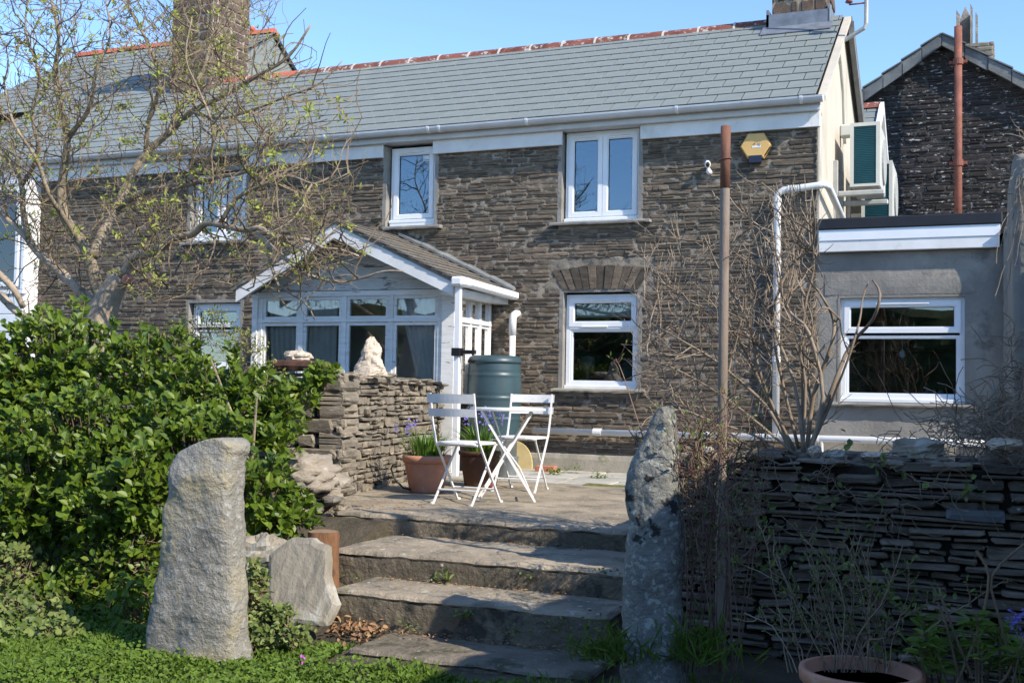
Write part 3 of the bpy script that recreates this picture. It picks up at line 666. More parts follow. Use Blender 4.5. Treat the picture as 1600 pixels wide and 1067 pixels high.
# main chimney and flashing on the right end of the ridge
def chimney(parent, x0, x1, y0, y1, z0, z1, mat, mort, hs=(.09, .13), ls=(.15, .35), lim=120, name='chimney', label=None, proud=(.006, .02)):
    core = build(name, MB().box(x0, x1, y0, y1, z0, z1), mort, parent)
    f1 = Frame((x0, y0, z0), (1, 0, 0), (0, 0, 1), (0, -1, 0)); f2 = Frame((x1, y0, z0), (0, 1, 0), (0, 0, 1), (1, 0, 0))
    rubble(f1, cells(x1 - x0, 0, z1 - z0, hs[0], hs[1], ls[0], ls[1], []), core, mat, proud, .01, .006, lim)
    rubble(f2, cells(y1 - y0, 0, z1 - z0, hs[0], hs[1], ls[0], ls[1], []), core, mat, proud, .01, .006, lim)
    return core
ch = chimney(cot, -2.28, -1.62, 13.72, 14.4, 5.3, 6.6, M['chimney'], M['chimmortar'])
fl = MB(); fl.box(-2.34, -1.6, 13.66, 13.69, 5.28, 5.5); fl.box(-2.34, -2.31, 13.66, 14.0, 5.28, 5.56); fl.box(-1.61, -1.585, 13.66, 14.4, 5.28, 5.56)
fl.add([(-2.38, 13.45, 5.19), (-1.55, 13.45, 5.19), (-1.55, 13.7, 5.36), (-2.38, 13.7, 5.36), (-2.38, 13.45, 5.2), (-1.55, 13.45, 5.2), (-1.55, 13.7, 5.37), (-2.38, 13.7, 5.37)], [(4, 5, 6, 7), (0, 1, 5, 4), (1, 2, 6, 5), (3, 0, 4, 7)])
build('flashing', fl, M['lead'], cot)
ch = chimney(cot, -11.3, -10.55, 13.6, 14.5, 5.1, 8.0, M['chimney'], M['chimmortar'], (.06, .11), (.15, .32), 150, proud=(.004, .02))
# gable details: cable, aerial bracket
build('cable', MB().tube([(-1.42, 13.2, 4.82), (-1.43, 13.4, 4.75), (-1.43, 13.7, 4.5), (-1.43, 13.85, 4.1), (-1.43, 13.9, 3.9)], .018, 6), M['acwhite'], cot, smooth=True)

# ---------------------------------------------------------------- extension
ext = thing('rear_extension', 'low grey rendered flat roofed extension with one wide white window, right of the cottage', 'extension', (-.6, 12.5, 0))
eh = [(-1.25 - XG, -.06 - XG, .79, 1.86)]
fe = Frame((XG, YF + .002, -.1), (1, 0, 0), (0, 0, 1), (0, -1, 0))
build('front_wall', gridwall(fe, 2.4, 2.45, [(a, b, c + .1, d + .1) for a, b, c, d in eh], .05, .005), M['render'], ext, smooth=True)
for q in ((-1.262, -1.238, .79, 1.849), (-.072, -.05, .79, 1.849), (-1.25, -.06, 1.85, 1.874)): build('reveal', MB().box(q[0], q[1], YF - .002, YF + .1, q[2], q[3]), M['render'], ext)
build('lintel', roughbox(-1.39, .02, YF - .008, YF + .03, 1.875, 2.1, .06, .003, .006, 2), M['render'], ext)
build('side_wall', MB().box(.93, .95, YF + .01, 14.5, -.1, 2.45), M['render'], ext)
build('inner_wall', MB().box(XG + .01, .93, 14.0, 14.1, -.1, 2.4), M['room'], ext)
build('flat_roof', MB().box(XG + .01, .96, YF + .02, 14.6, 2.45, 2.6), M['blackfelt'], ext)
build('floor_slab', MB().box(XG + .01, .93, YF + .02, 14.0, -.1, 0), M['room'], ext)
m = MB(); m.bbox(XG + .005, .26, YF - .11, YF + .02, 2.53, 2.645, .012); build('roof_edge_trim', m, M['blackfelt'], ext)
fb = MB(); fb.bbox(XG + .01, .235, YF - .085, YF - .03, 2.31, 2.53, .004); build('fascia_board', fb, M['upvc2'], ext)
build('fascia_lip', MB().bbox(XG + .008, .24, YF - .094, YF - .086, 2.42, 2.53, .003), M['upvc'], ext)
window(ext, -1.235, -.075, .82, 1.85, YF + .05, [(-1.2, -.11, 1.5, 1.815, 1), (-1.19, -.12, .87, 1.475, 0)], 'glass', (-1.36, .03, .765, .805, .07, 'render'), 'fanlight_window', [(-.9, -.4, 1.782)])
tag(build('hanging_ornament', MB().tube([(-.66, 11.95, 1.5), (-.66, 11.95, 1.35)], .002, 4).lathe([(.002, .0), (.03, -.03), (.035, -.07), (.0, -.1)], (-.66, 11.95, 1.35), 10), M['upvc'], loc=(-.66, 11.95, 1.5), smooth=True), 'small white ornament hanging inside the wide extension window', 'ornament')
kt = thing('kitchen_cupboard', 'dim wooden kitchen cupboards at the back of the room behind the wide extension window', 'cupboard', (-.7, 13.7, 0))
build('worktop', MB().bbox(-1.3, .6, 13.3, 13.95, .86, .9), M['furn'], kt); build('cupboard_front', MB().bbox(-1.3, .6, 13.36, 13.9, .02, .86), M['furn'], kt)
build('wall_unit', MB().bbox(-1.2, -.2, 13.65, 13.95, 1.4, 1.9), M['furn'], kt)
for i in range(3):
    tag(build('glass_jar', MB().lathe([(.03, 0), (.035, .01), (.035, .08), (.025, .09), (.025, .11), (.0, .115)], (-.42 + i * .06, 11.84, .83), 12), M['zinc'], loc=(-.42 + i * .06, 11.84, .83), smooth=True), ('left', 'middle', 'right')[i] + ' one of three small pale jars on the extension window sill', 'jar', 'three jars on the extension window sill')

# ---------------------------------------------------------------- drain pipes on the wall
dp = thing('rainwater_pipe', 'white plastic downpipe bending over from the gable and running down beside the bare shrub', 'pipe', (-1.87, 11.6, .4))
build('downpipe', MB().tube([(-1.86, 11.6, .44), (-1.86, 11.6, 2.86), (-1.85, 11.6, 2.93), (-1.8, 11.6, 2.96), (-1.45, 11.59, 2.99), (-1.39, 11.6, 3.0), (-1.36, 11.66, 2.99), (-1.35, 13.9, 2.75)], .037, 12), M['upvc2'], dp, smooth=True)
for z in (1.2, 2.2, 2.84): build('pipe_collar', MB().tube([(-1.86, 11.6, z), (-1.86, 11.6, z + .06)], .044, 12), M['upvc2'], dp, smooth=False)
build('pipe_collar', MB().tube([(-1.75, 11.598, 2.964), (-1.68, 11.597, 2.968)], .043, 12), M['upvc2'], dp)
hp = thing('waste_pipe', 'white horizontal waste pipe running low along the foot of the walls', 'pipe', (-2.5, 11.6, .43))
build('pipe', MB().tube([(-4.5, 11.57, .425), (-.2, 11.57, .44), (.2, 11.57, .44)], .036, 12), M['upvc2'], hp, smooth=True)
for x in (-3.8, -2.6, -1.52, -.2): build('pipe_joint', MB().tube([(x, 11.57, .43), (x + .09, 11.57, .43)], .042, 12), M['upvc2'], hp)
build('drop_pipe', MB().tube([(-1.4, 11.56, .43), (-1.4, 11.56, .0)], .02, 8), M['galv'], hp, smooth=True)
vp = thing('vent_pipe', 'short white pipe with rounded elbow top standing behind the water butt', 'pipe', (-4.76, 11.58, 0))
build('pipe', MB().tube([(-4.76, 11.56, 0), (-4.76, 11.56, 1.5)], .036, 12), M['upvc2'], vp, smooth=True)
build('elbow', MB().tube([(-4.76, 11.56, 1.48), (-4.76, 11.56, 1.66), (-4.755, 11.57, 1.70), (-4.74, 11.6, 1.72), (-4.74, 11.66, 1.725)], [.042, .043, .045, .045, .043], 12), M['upvc2'], vp, smooth=True)

# ---------------------------------------------------------------- porch
po = thing('porch', 'white painted timber sun porch with slated gable roof and flaking boards', 'porch', (-6.3, 11, 0))
PX0, PX1, PYf = -7.5, -5.1, 10.62
def swap(mb, x0):   # XZ-plane shape (x,y,z) -> YZ plane at right side
    mb.V = [(x0 - y, x, z) for x, y, z in mb.V]; mb.F = [f[::-1] for f in mb.F]; return mb
xs_ = [-7.46, -6.92, -6.37, -5.79, -5.2]
for x in xs_: build('post', MB().bbox(x - .028, x + .028, PYf - .012, PYf + .05, .5, 1.9), M['paint'], po)
build('corner_post', MB().bbox(-5.17, -5.02, PYf - .03, PYf + .06, -.1, 1.98), M['paint'], po)
build('corner_board', MB().bbox(-5.075, -5.0, PYf + .06, PYf + .12, -.1, 1.98), M['paint'], po)
build('corner_post', MB().bbox(-7.56, -7.49, PYf - .03, PYf + .06, -.1, 1.98), M['paint'], po)
build('head_rail', MB().bbox(-7.56, -5.02, PYf - .02, PYf + .05, 1.86, 1.92), M['paint'], po)
for a, b in zip(xs_, xs_[1:]):
    for z0, z1 in ((1.61, 1.86), (.72, 1.575)):
        m = MB().ring(a + .03, b - .03, z0, z1, .034, PYf, PYf + .04); s = build('sash', m, M['paint'], po)
        build('pane', MB().box(a + .064, b - .064, PYf + .018, PYf + .022, z0 + .034, z1 - .034), M['glassclear'], s)
build('transom', MB().bbox(-7.49, -5.18, PYf - .02, PYf + .05, 1.577, 1.608), M['paint'], po)
build('bottom_rail', MB().bbox(-7.5, -5.18, PYf - .03, PYf + .05, .64, .72), M['paint'], po)
build('dwarf_wall', MB().box(-7.5, -5.15, PYf + .0, PYf + .12, -.1, .64), M['render'], po)
ys_ = [10.78, 11.08, 11.33, 11.6]
for y in ys_: build('post', swap(MB().bbox(y - .025, y + .025, -.012, .05, .5, 1.9), -5.06), M['paint'], po)
for a, b in zip(ys_, ys_[1:]):
    for z0, z1 in ((1.61, 1.86), (.72, 1.575)):
        s = build('sash', swap(MB().ring(a + .02, b - .02, z0, z1, .028, 0, .04), -5.06), M['upvc2'], po)
        build('pane', swap(MB().box(a + .048, b - .048, .018, .022, z0 + .028, z1 - .028), -5.06), M['glassclear'], s)
build('side_transom', swap(MB().bbox(10.76, 11.62, -.02, .05, 1.577, 1.61), -5.06), M['upvc2'], po)
build('side_head', swap(MB().bbox(10.7, 11.64, -.03, .05, 1.86, 1.96), -5.06), M['paint'], po)
build('side_wall', swap(MB().box(10.7, 11.64, 0, .1, -.1, .72), -5.06), M['render'], po)
build('left_wall', MB().box(-7.55, -7.5, PYf + .06, YF, -.1, 1.95), M['paint'], po)
build('porch_floor', MB().box(-7.5, -5.15, PYf + .12, YF, -.08, .02), M['plinth'], po)
build('inner_wall', MB().box(-7.48, -5.16, YF - .06, YF - .03, .02, 1.9), M['cream'], po)  # pale sheet added over the house wall to brighten the porch inside
# gable boards
AX, AZ = -6.27, 2.63
def bx_at(z): t = (z - 1.9) / (AZ - 1.9); return (-7.5 + (AX + 7.5) * t, -4.98 + (AX + 4.98) * t)
z = 1.925
while z < 2.5:
    z1 = min(z + .135, 2.56); a0, b0 = bx_at(z); a1, b1 = bx_at(z1 - .004)
    build('gable_board', MB().add([(a0, PYf - .03, z), (b0, PYf - .03, z), (b1, PYf - .012, z1), (a1, PYf - .012, z1), (a0, PYf + .01, z), (b0, PYf + .01, z), (b1, PYf + .01, z1), (a1, PYf + .01, z1)],
          [(0, 1, 2, 3), (7, 6, 5, 4), (0, 4, 5, 1), (3, 2, 6, 7), (0, 3, 7, 4), (1, 5, 6, 2)]), M['flaky'], po); z += .13
# roof
def barge(xa, za, xb, zb, y0, y1, d=.17):
    return MB().add([(xa, y0, za), (xb, y0, zb), (xb, y0, zb - d), (xa, y0, za - d * .95), (xa, y1, za), (xb, y1, zb), (xb, y1, zb - d), (xa, y1, za - d * .95)],
                    [(3, 2, 1, 0), (4, 5, 6, 7), (0, 1, 5, 4), (2, 3, 7, 6), (0, 4, 7, 3), (1, 2, 6, 5)])
build('barge_board', barge(-4.86, 1.97, AX, AZ - .015, 10.2, 10.24), M['upvc2'], po)
build('barge_board', barge(-7.5, 1.94, AX, AZ - .015, 10.241, 10.2), M['upvc2'], po)
RVp = Vector((AX + 4.8, 0, AZ - 1.95)); frR = Frame((-4.8, 10.17, 1.955), (0, 1, 0), RVp, (-RVp.z, 0, RVp.x) if RVp.x > 0 else (RVp.z, 0, -RVp.x))
LVp = Vector((AX + 7.56, 0, AZ - 1.92)); frL = Frame((-7.56, 11.66, 1.925), (0, -1, 0), LVp, (-LVp.z, 0, LVp.x))
for f_, l_ in ((frR, RVp.length), (frL, LVp.length)):
    dk = build('roof', MB().add([f_.p(0.02, 0, -.002), f_.p(1.48, 0, -.002), f_.p(1.48, l_, -.002), f_.p(0.02, l_, -.002), f_.p(0.02, 0, -.035), f_.p(1.48, 0, -.035), f_.p(1.48, l_, -.035), f_.p(0.02, l_, -.035)],
               [(0, 1, 2, 3), (7, 6, 5, 4), (0, 4, 5, 1), (1, 5, 6, 2), (3, 2, 6, 7), (0, 3, 7, 4)]), M['oldslate'], po)
    slatefield(f_, 1.49, l_, .23, .145, dk, M['oldslate'], .011, .04, wj=.35, rot=.012)
fl = MB()
for k in range(5):
    a, b = k / 5, (k + 1) / 5
    pts = [frR.p(1.42, RVp.length * a, .05), frR.p(1.42, RVp.length * b, .05 + .01), frR.p(1.489, RVp.length * b, .09), frR.p(1.489, RVp.length * a, .08)]
    fl.add(pts + [p - Vector((0, 0, .03)) for p in pts], [(0, 1, 2, 3), (7, 6, 5, 4), (0, 4, 5, 1), (2, 6, 7, 3), (1, 5, 6, 2), (0, 3, 7, 4)])
build('flashing', fl, M['verge'], po)
gm = MB(); pts = [(-4.79, 10.14, 2.0), (-4.79, 11.64, 1.955)]
prof = [(-.055, .03), (-.055, -.03), (-.035, -.05), (.035, -.05), (.055, -.03), (.055, .03), (.045, .03), (.03, -.03), (-.03, -.03), (-.045, .03)]
gm.add([(-4.78 + a, 10.14, 1.965 + b) for a, b in prof] + [(-4.78 + a, 11.64, 1.93 + b) for a, b in prof], [tuple(range(10))[::-1], tuple(range(10, 20))] + [(k, (k + 1) % 10, (k + 1) % 10 + 10, k + 10) for k in range(10)])
g2 = build('gutter', gm, M['upvc'], po); build('gutter_union', MB().bbox(-4.845, -4.715, 10.1, 10.36, 1.9, 1.995, .02), M['upvc'], g2)
build('eaves_soffit', MB().bbox(-5.02, -4.85, 10.26, 11.64, 1.83, 1.9), M['upvc2'], po)
build('downpipe', MB().add([(x, y, z) for z, dx in ((-.02, .0), (1.92, .0)) for x, y in ((-4.825 + dx, 10.18), (-4.772 + dx, 10.18), (-4.772 + dx, 10.233), (-4.825 + dx, 10.233))], [(3, 2, 1, 0), (4, 5, 6, 7)] + [(k, (k + 1) % 4, (k + 1) % 4 + 4, k + 4) for k in range(4)]), M['upvc'], po)
build('pipe_clip', MB().bbox(-4.845, -4.75, 10.155, 10.25, 1.2, 1.28).bbox(-4.75, -4.6, 10.18, 10.23, 1.22, 1.26), M['black'], po)
for x0, x1, pull in ((-5.62, -5.24, .0), (-5.2 - .02, -5.72, .85)):
    pass
build('curtain', drape(-5.72, -5.24, PYf + .07, .6, 1.84, 6, .02, .75), M['curtain'], po, smooth=True)
build('curtain', drape(-7.42, -6.98, PYf + .08, .6, 1.84, 6, .02, .3), M['curtain'], po, smooth=True)
build('curtain', drape(-6.88, -6.5, PYf + .08, .6, 1.84, 5, .02, -.2), M['curtain'], po, smooth=True)
build('curtain', drape(11.1, 11.56, -5.2, .6, 1.84, 7, .018, .0, 1), M['curtain'], po, smooth=True)
build('curtain', drape(10.82, 11.06, -5.2, .6, 1.84, 4, .015, -.4, 1), M['curtain'], po, smooth=True)

# ---------------------------------------------------------------- gable side: condensers, brackets, rear wing
def condenser(x0, x1, y0, y1, z0, z1, label):
    t = thing('air_conditioner', label, 'air conditioner', ((x0 + x1) / 2, (y0 + y1) / 2, z0), 'heat pump units on the gable')
    c = build('casing', MB().bbox(x0, x1, y0 + .03, y1, z0, z1, .012), M['acwhite'], t)
    build('end_frame', MB().ring(x0, x1, z0, z1, .04, y0, y0 + .03, .03), M['acwhite'], t)
    build('coil', MB().box(x0 + .04, x1 - .04, y0 + .02, y0 + .035, z0 + .03, z1 - .04), M['teal'], t)
    m = MB(); z = z0 + .04
    while z < z1 - .05: m.box(x0 + .04, x1 - .04, y0 + .008, y0 + .02, z, z + .006); z += .02
    build('fins', m, M['teal'], t, kind='stuff')
    fr_ = build('fan_grille', MB().lathe([(.22, 0), (.26, 0), (.26, .02), (.22, .02)], (0, 0, 0), 28), M['galv'], t)
    o = fr_; o.rotation_euler = (0, math.pi / 2, 0); o.location = Vector((x1, (y0 + y1) / 2 + .1, (z0 + z1) / 2)) - OFF[t.name]
    o.data.transform(Matrix.Translation(OFF[t.name]))
    return t
condenser(-1.28, -.96, 12.98, 13.85, 3.21, 3.93, 'off white air conditioning unit with teal fins, nearest on the gable wall')
condenser(-1.26, -.9, 14.15, 15.0, 3.0, 3.72, 'second off white air conditioning unit half hidden behind the teal finned one')
for i, y in enumerate((12.9, 13.45, 14.3)):
    b = thing('wall_bracket', ('pale steel L bracket nearest the front, under the teal finned unit', 'middle pale steel L bracket below the gable units', 'lowest and farthest pale steel L bracket on the gable wall')[i], 'bracket', (-1.44, y, 3.0), 'L brackets on the gable')
    z = 3.15 - .02 * i
    build('upright', MB().bbox(-1.455, -1.40, y - .03, y + .03, z - .06, z + .35, .004), M['galv'], b)
    build('arm', MB().bbox(-1.40, -.9, y - .03, y + .03, z - .06, z + .0, .012), M['galv'], b)
tag(build('pipe_cover', MB().bbox(-1.45, -1.3, 13.5, 13.62, 3.9, 4.05, .02), M['acwhite'], loc=(-1.4, 13.5, 3.9)), 'small cream pipe cover at the foot of the gable cable', 'cover')
ae = thing('aerial_mast', 'cranked grey aerial mast rising from the gable top with dark insulator', 'aerial', (-1.4, 13.3, 4.9))
build('mast', MB().tube([(-1.44, 13.25, 4.93), (-1.15, 13.2, 5.07), (-1.13, 13.2, 5.12), (-1.12, 13.2, 6.3)], .024, 8), M['galv'], ae, smooth=False)
build('insulator', MB().lathe([(.03, 0), (.045, .01), (.03, .03), (.045, .05), (.03, .07), (.045, .09), (.02, .11)], (-1.32, 13.2, 5.38), 12).tube([(-1.32, 13.2, 5.36), (-1.12, 13.2, 5.36)], .01, 6), M['rust'], ae, smooth=True)
wg = thing('rear_wing', 'rear wing of the cottage with small slate roof and white barge boards on its gable', 'house', (-1.6, 17, 0))
build('wing_wall', MB().prism([(14.8, 0), (19.2, 0), (19.2, 3.6), (17, 5.02), (14.8, 3.6)], 0, -4, -1.27), M['cream'], wg)
wf = Frame((-4, 14.7, 3.6), (1, 0, 0), (0, 2.3, 1.5), (0, -1.5, 2.3)); rr = build('roof', MB().add([wf.p(0, 0), wf.p(2.75, 0), wf.p(2.75, 2.75), wf.p(0, 2.75)], [(0, 1, 2, 3)]), M['black'], wg)
slatefield(wf, 2.76, 2.75, .285, .25, rr, M['slate'], .006, .05)
build('rear_slope', MB().add([(-4, 17, 5.12), (-1.2, 17, 5.12), (-1.2, 19.4, 3.5), (-4, 19.4, 3.5)], [(0, 1, 2, 3)]), M['verge'], wg)
for s in (-1, 1):
    build('barge_board', MB().add([(-1.26, 17 + 2.4 * s, 3.42), (-1.26, 17, 5.0), (-1.26, 17, 5.16), (-1.26, 17 + 2.4 * s, 3.58), (-1.2, 17 + 2.4 * s, 3.42), (-1.2, 17, 5.0), (-1.2, 17, 5.16), (-1.2, 17 + 2.4 * s, 3.58)],
          [(0, 1, 2, 3), (7, 6, 5, 4), (0, 4, 5, 1), (2, 6, 7, 3), (1, 5, 6, 2), (0, 3, 7, 4)]), M['upvc'], wg)
for k in range(6): build('ridge_tile', MB().prism([(17 + a, 5.12 + b) for a, b in [(-.12, -.06), (-.03, .04), (.03, .04), (.12, -.06)]], 0, -4 + k * .46, -4 + k * .46 + .45), M['ridge'], wg)

# ---------------------------------------------------------------- dark gabled house behind on the right
bh = thing('stone_barn', 'dark lichen speckled stone house gable standing behind the extension', 'house', (0, 20, 0))
AP = PY(1472, 62, 20); Lp = PY(1335, 160, 20); Rp = PY(1640, 150, 20)
sl_l = (AP.z - Lp.z) / (AP.x - Lp.x); sl_r = (AP.z - Rp.z) / (Rp.x - AP.x)
BX0, BX1 = AP.x - 2.6, AP.x + 3.0
def btop(u): x = BX0 + u; return (AP.z - (AP.x - x) * sl_l if x < AP.x else AP.z - (x - AP.x) * sl_r) - .12
fb = Frame((BX0, 20, 0), (1, 0, 0), (0, 0, 1), (0, -1, 0))
g = gridwall(Frame((BX0, 20, 2.2), (1, 0, 0), (0, 0, 1), (0, -1, 0)), BX1 - BX0, AP.z - 2.2, [], .05, .012, lambda u: btop(u) - 2.2 + .1)
bw = build('gable_wall', g, M['darkmortar'], bh, smooth=True)
bc = [c for c in cells(BX1 - BX0, 2.6, AP.z, .035, .085, .16, .5, [], btop)]
rubble(fb, bc, bw, M['darkstone'], (.004, .03), .03, .008, 300, vis=lambda x, y: y < 345 and x > 1340)
build('body', MB().prism([(BX0 + .02, -.1), (BX1 - .02, -.1), (BX1 - .02, btop(BX1 - BX0)), (AP.x, AP.z - .15), (BX0 + .02, btop(0))], 1, 20.05, 27), M['darkmortar'], bh)
for s, xe, sl_ in ((-1, BX0 - .2, sl_l), (1, BX1 + .2, sl_r)):
    ze = AP.z - abs(AP.x - xe) * sl_
    build('roof', MB().add([(xe, 19.8, ze), (AP.x, 19.8, AP.z), (AP.x, 27, AP.z), (xe, 27, ze), (xe, 19.8, ze + .05), (AP.x, 19.8, AP.z + .05), (AP.x, 27, AP.z + .05), (xe, 27, ze + .05)],
        [(0, 1, 2, 3), (7, 6, 5, 4), (0, 4, 5, 1), (0, 3, 7, 4), (1, 5, 6, 2), (2, 6, 7, 3)]), M['verge'], bh)
    L = math.hypot(xe - AP.x, ze - AP.z); nb = 9
    for k in range(nb):
        a, b = k / nb, (k + 1) / nb; dzz = U(-.012, .012); pr = U(0, .02)
        q = [(AP.x + (xe - AP.x) * t, AP.z + (ze - AP.z) * t) for t in (a + .002, b - .002)]
        m = MB(); m.r = R.random(); P = [(q[0][0], q[0][1] + .02 + dzz), (q[1][0], q[1][1] + .02 + dzz), (q[1][0], q[1][1] - .17 + dzz), (q[0][0], q[0][1] - .17 + dzz)]
        m.prism(P if s < 0 else P[::-1], 1, 19.8 - pr, 19.86); build('verge_slate', m, M['verge'], bh)
        m = MB(); m.r = R.random(); P = [(q[0][0], q[0][1] + .055), (q[1][0] + .03 * s, q[1][1] + .075), (q[1][0] + .03 * s, q[1][1] + .05), (q[0][0], q[0][1] + .03)]
        m.prism(P if s < 0 else P[::-1], 1, 19.76, 20.3); build('slate', m, M['verge'], bh)
c0 = PY(1508, 85, 22); 
cm = chimney(bh, c0.x - .25, c0.x + .48, 21.7, 22.4, AP.z - 1.5, c0.z + .1, M['dry'], M['chimmortar'], (.04, .08), (.12, .35), 60)
build('chimney_shoulder', MB().prism([(c0.x - .3, AP.z - 1.4), (c0.x + .85, AP.z - 1.4), (c0.x + .55, c0.z - .3), (c0.x - .3, c0.z - .3)], 1, 21.6, 22.6), M['oldslate'], cm)
for i, (a, b, h0, l) in enumerate(((1494, 1500, 18, .1), (1516, 1520, 8, .5), (1524, 1528, 20, .3))):
    A_, B_ = PY(a, 75, 21.8), PY(b, h0, 21.8); m = MB(); m.r = .3 * i
    m.add([(A_.x, 21.7, A_.z - .2), (B_.x, 21.7, A_.z - .2), (B_.x, 21.7, B_.z - .1), (A_.x, 21.7, B_.z), (A_.x, 22.2, A_.z - .2), (B_.x, 22.2, A_.z - .2), (B_.x, 22.2, B_.z - .2), (A_.x, 22.2, B_.z - .1)], [(0, 1, 2, 3), (7, 6, 5, 4), (0, 4, 5, 1), (1, 5, 6, 2), (2, 6, 7, 3), (3, 7, 4, 0)])
    build('upright_slate', m, M['boulder'], cm)
A_ = PY(1500, 65, 22.2); B_ = PY(1516, 12, 22.2)
build('upright_slate', MB().prism([(A_.x, A_.z - .3), (B_.x, A_.z - .3), (B_.x, B_.z - .2), ((A_.x + B_.x) / 2, B_.z), (A_.x, B_.z - .25)], 1, 22.1, 22.15), M['boulder'], cm)
rp = thing('soil_pipe', 'tall rusty red iron pipe with collars fixed to the dark stone gable', 'pipe', (-.2, 19.6, 2.6))
a, b = PY(1497, 340, 19.6), PY(1497, 42, 19.6)
build('pipe', MB().tube([(a.x, 19.6, 2.5), (a.x, 19.6, b.z)], .062, 14), M['rust'], rp, smooth=True)
for yy in (97, 255): c = PY(1497, yy, 19.6); build('collar', MB().tube([(a.x, 19.6, c.z - .05), (a.x, 19.6, c.z + .05)], .08, 14).bbox(a.x - .14, a.x + .14, 19.6, 19.7, c.z - .025, c.z + .025), M['rust'], rp)

# ---------------------------------------------------------------- taller roof behind on the left
lh = thing('far_house', 'taller slate roofed house with red ridge tiles rising behind the left end of the cottage', 'house', (-15, 17, 0))
lr = PY(430, 50, 17); fz = lr.z
build('gable_wall', MB().prism([(14.3, 3), (20.2, 3), (20.2, 5.0), (17, fz - .06), (14.3, fz - 1.85)], 0, -16.4, lr.x - .05), M['slate'], lh)
fl_ = Frame((-16.45, 14.0, fz - 1.98), (1, 0, 0), (0, 3.0, 1.98), (0, -1.98, 3.0)); r_ = build('roof', MB().add([fl_.p(0, 0), fl_.p(16.45 + lr.x, 0), fl_.p(16.45 + lr.x, 3.59), fl_.p(0, 3.59)], [(0, 1, 2, 3)]), M['black'], lh)
slatefield(fl_, 16.45 + lr.x + .05, 3.6, .3, .25, r_, M['slate'], .007, .05, limit=150)
build('rear_slope', MB().add([(-16.45, 17, fz), (lr.x, 17, fz), (lr.x, 20.4, fz - 2.3), (-16.45, 20.4, fz - 2.3), (-16.45, 17, fz - .08), (lr.x, 17, fz - .08), (lr.x, 20.4, fz - 2.38), (-16.45, 20.4, fz - 2.38)], [(0, 1, 2, 3), (7, 6, 5, 4), (1, 5, 6, 2), (0, 4, 5, 1)]), M['blackfelt'], lh)
x = -16.4
while x < lr.x - .1:
    build('ridge_tile', MB().prism([(17 + a, fz + .02 + b) for a, b in [(-.14, -.07), (-.04, .04), (.04, .04), (.14, -.07)]], 0, x, min(x + .44, lr.x), R.random()), M['redridge'], lh); x += .45
for q, rr_ in ((.0, .012),): build('vent_tile', MB().lathe([(.05, 0), (.06, .06), (.02, .09)], (lr.x - .5, 17, fz + .06), 10), M['redridge'], lh, smooth=True)

# white clad lean-to at the far left
wc = thing('white_lean_to', 'white clad lean-to with tall white framed window at the left edge', 'lean-to', (-12.3, 11, 0))
e0 = PY(47, 230, 11.42)
for k in range(9):
    build('cladding_board', MB().bbox(-13.6, e0.x, 11.4, 11.43, -.1 + k * .235, .128 + k * .235, .006), M['upvc'], wc)
build('wall_core', MB().box(-13.6, e0.x - .01, 11.435, YF, -.1, 3.6), M['upvc2'], wc)
window(wc, -13.4, e0.x + .0, 2.05, 3.6, 11.38, [(-13.3, e0.x - .1, 2.15, 3.5, 1)], 'glass', None, 'tall_window')

# ---------------------------------------------------------------- rendered wall end at the right; wall and block added for their shadows
nb_ = thing('neighbour_wall', 'tall grey rendered garden wall end overgrown with dead bramble at the right edge', 'wall', (.8, 9, 0))
PE = .255
build('rendered_end', roughbox(PE, 1.1, 8.4, 9.9, -.3, 2.56, .05, .006, .012, 11), M['render'], nb_, smooth=True)
build('shadow_pier', roughbox(PE + .01, 1.1, 11.5, 11.64, -.3, 2.5, .09, .005, .01, 12), M['render'], nb_, smooth=True)  # added block, sized to cast the dark edge on the extension
g = MB(); g.V, g.F = roughbox(.72, 1.15, 2.2, 8.35, -.6, 2.14, .12, .05, .08, 12).V, roughbox(.72, 1.15, 2.2, 8.35, -.6, 2.14, .12, .05, .08, 12).F; g.Rn = [0.] * len(g.V)
build('shade_wall', g, M['cream'], nb_, smooth=True)  # unseen wall, shaped to cast the garden shade; cream to bounce light
# ---------------------------------------------------------------- dry stone walls
lw = thing('dry_stone_wall', 'sunlit dry stone retaining wall of thin brown slates on the left of the patio', 'wall', (-4.8, 8.5, 0))
Cc = Vector((-4.62, 7.72, 0)); Ec = Vector((-5.1, 10.5, 0)); du = (Ec - Cc); Ls = du.length
def ltop(u): return 1.0 - .06 * u / Ls + .035 * mn.noise(Vector((u * 2.3, 1, 0)))
core = MB(); core.prism([(-5.35, 7.76), (-4.66, 7.76), (-5.14, 10.5), (-5.5, 10.5)], 2, -.2, .93)
cw = build('core', core, M['gap'], lw)
f1 = Frame(Cc + Vector((0, 0, -.06)), du, (0, 0, 1), (du.y, -du.x, 0)); f2 = Frame((-5.6, 7.72, -.12), (1, 0, 0), (0, 0, 1), (0, -1, 0))
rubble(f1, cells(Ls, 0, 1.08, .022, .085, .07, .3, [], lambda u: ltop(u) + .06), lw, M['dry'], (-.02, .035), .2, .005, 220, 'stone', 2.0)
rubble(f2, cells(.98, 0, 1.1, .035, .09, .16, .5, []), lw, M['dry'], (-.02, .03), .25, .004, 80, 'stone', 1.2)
for k in range(60):   # loose slates along the top
    t = R.random(); p = Cc + du * t + Vector((-U(.0, .32), U(-.03, .03), 0)); z = ltop(t * Ls) + U(-.05, .0)
    m = blob((p.x, p.y, z), U(.05, .13), U(.04, .09), U(.012, .03), .25, 2, k, 10, 6, .6, U(0, 3)); m.Rn = [R.random()] * len(m.V)
    build('capping_stone', m, M['dry'], lw)
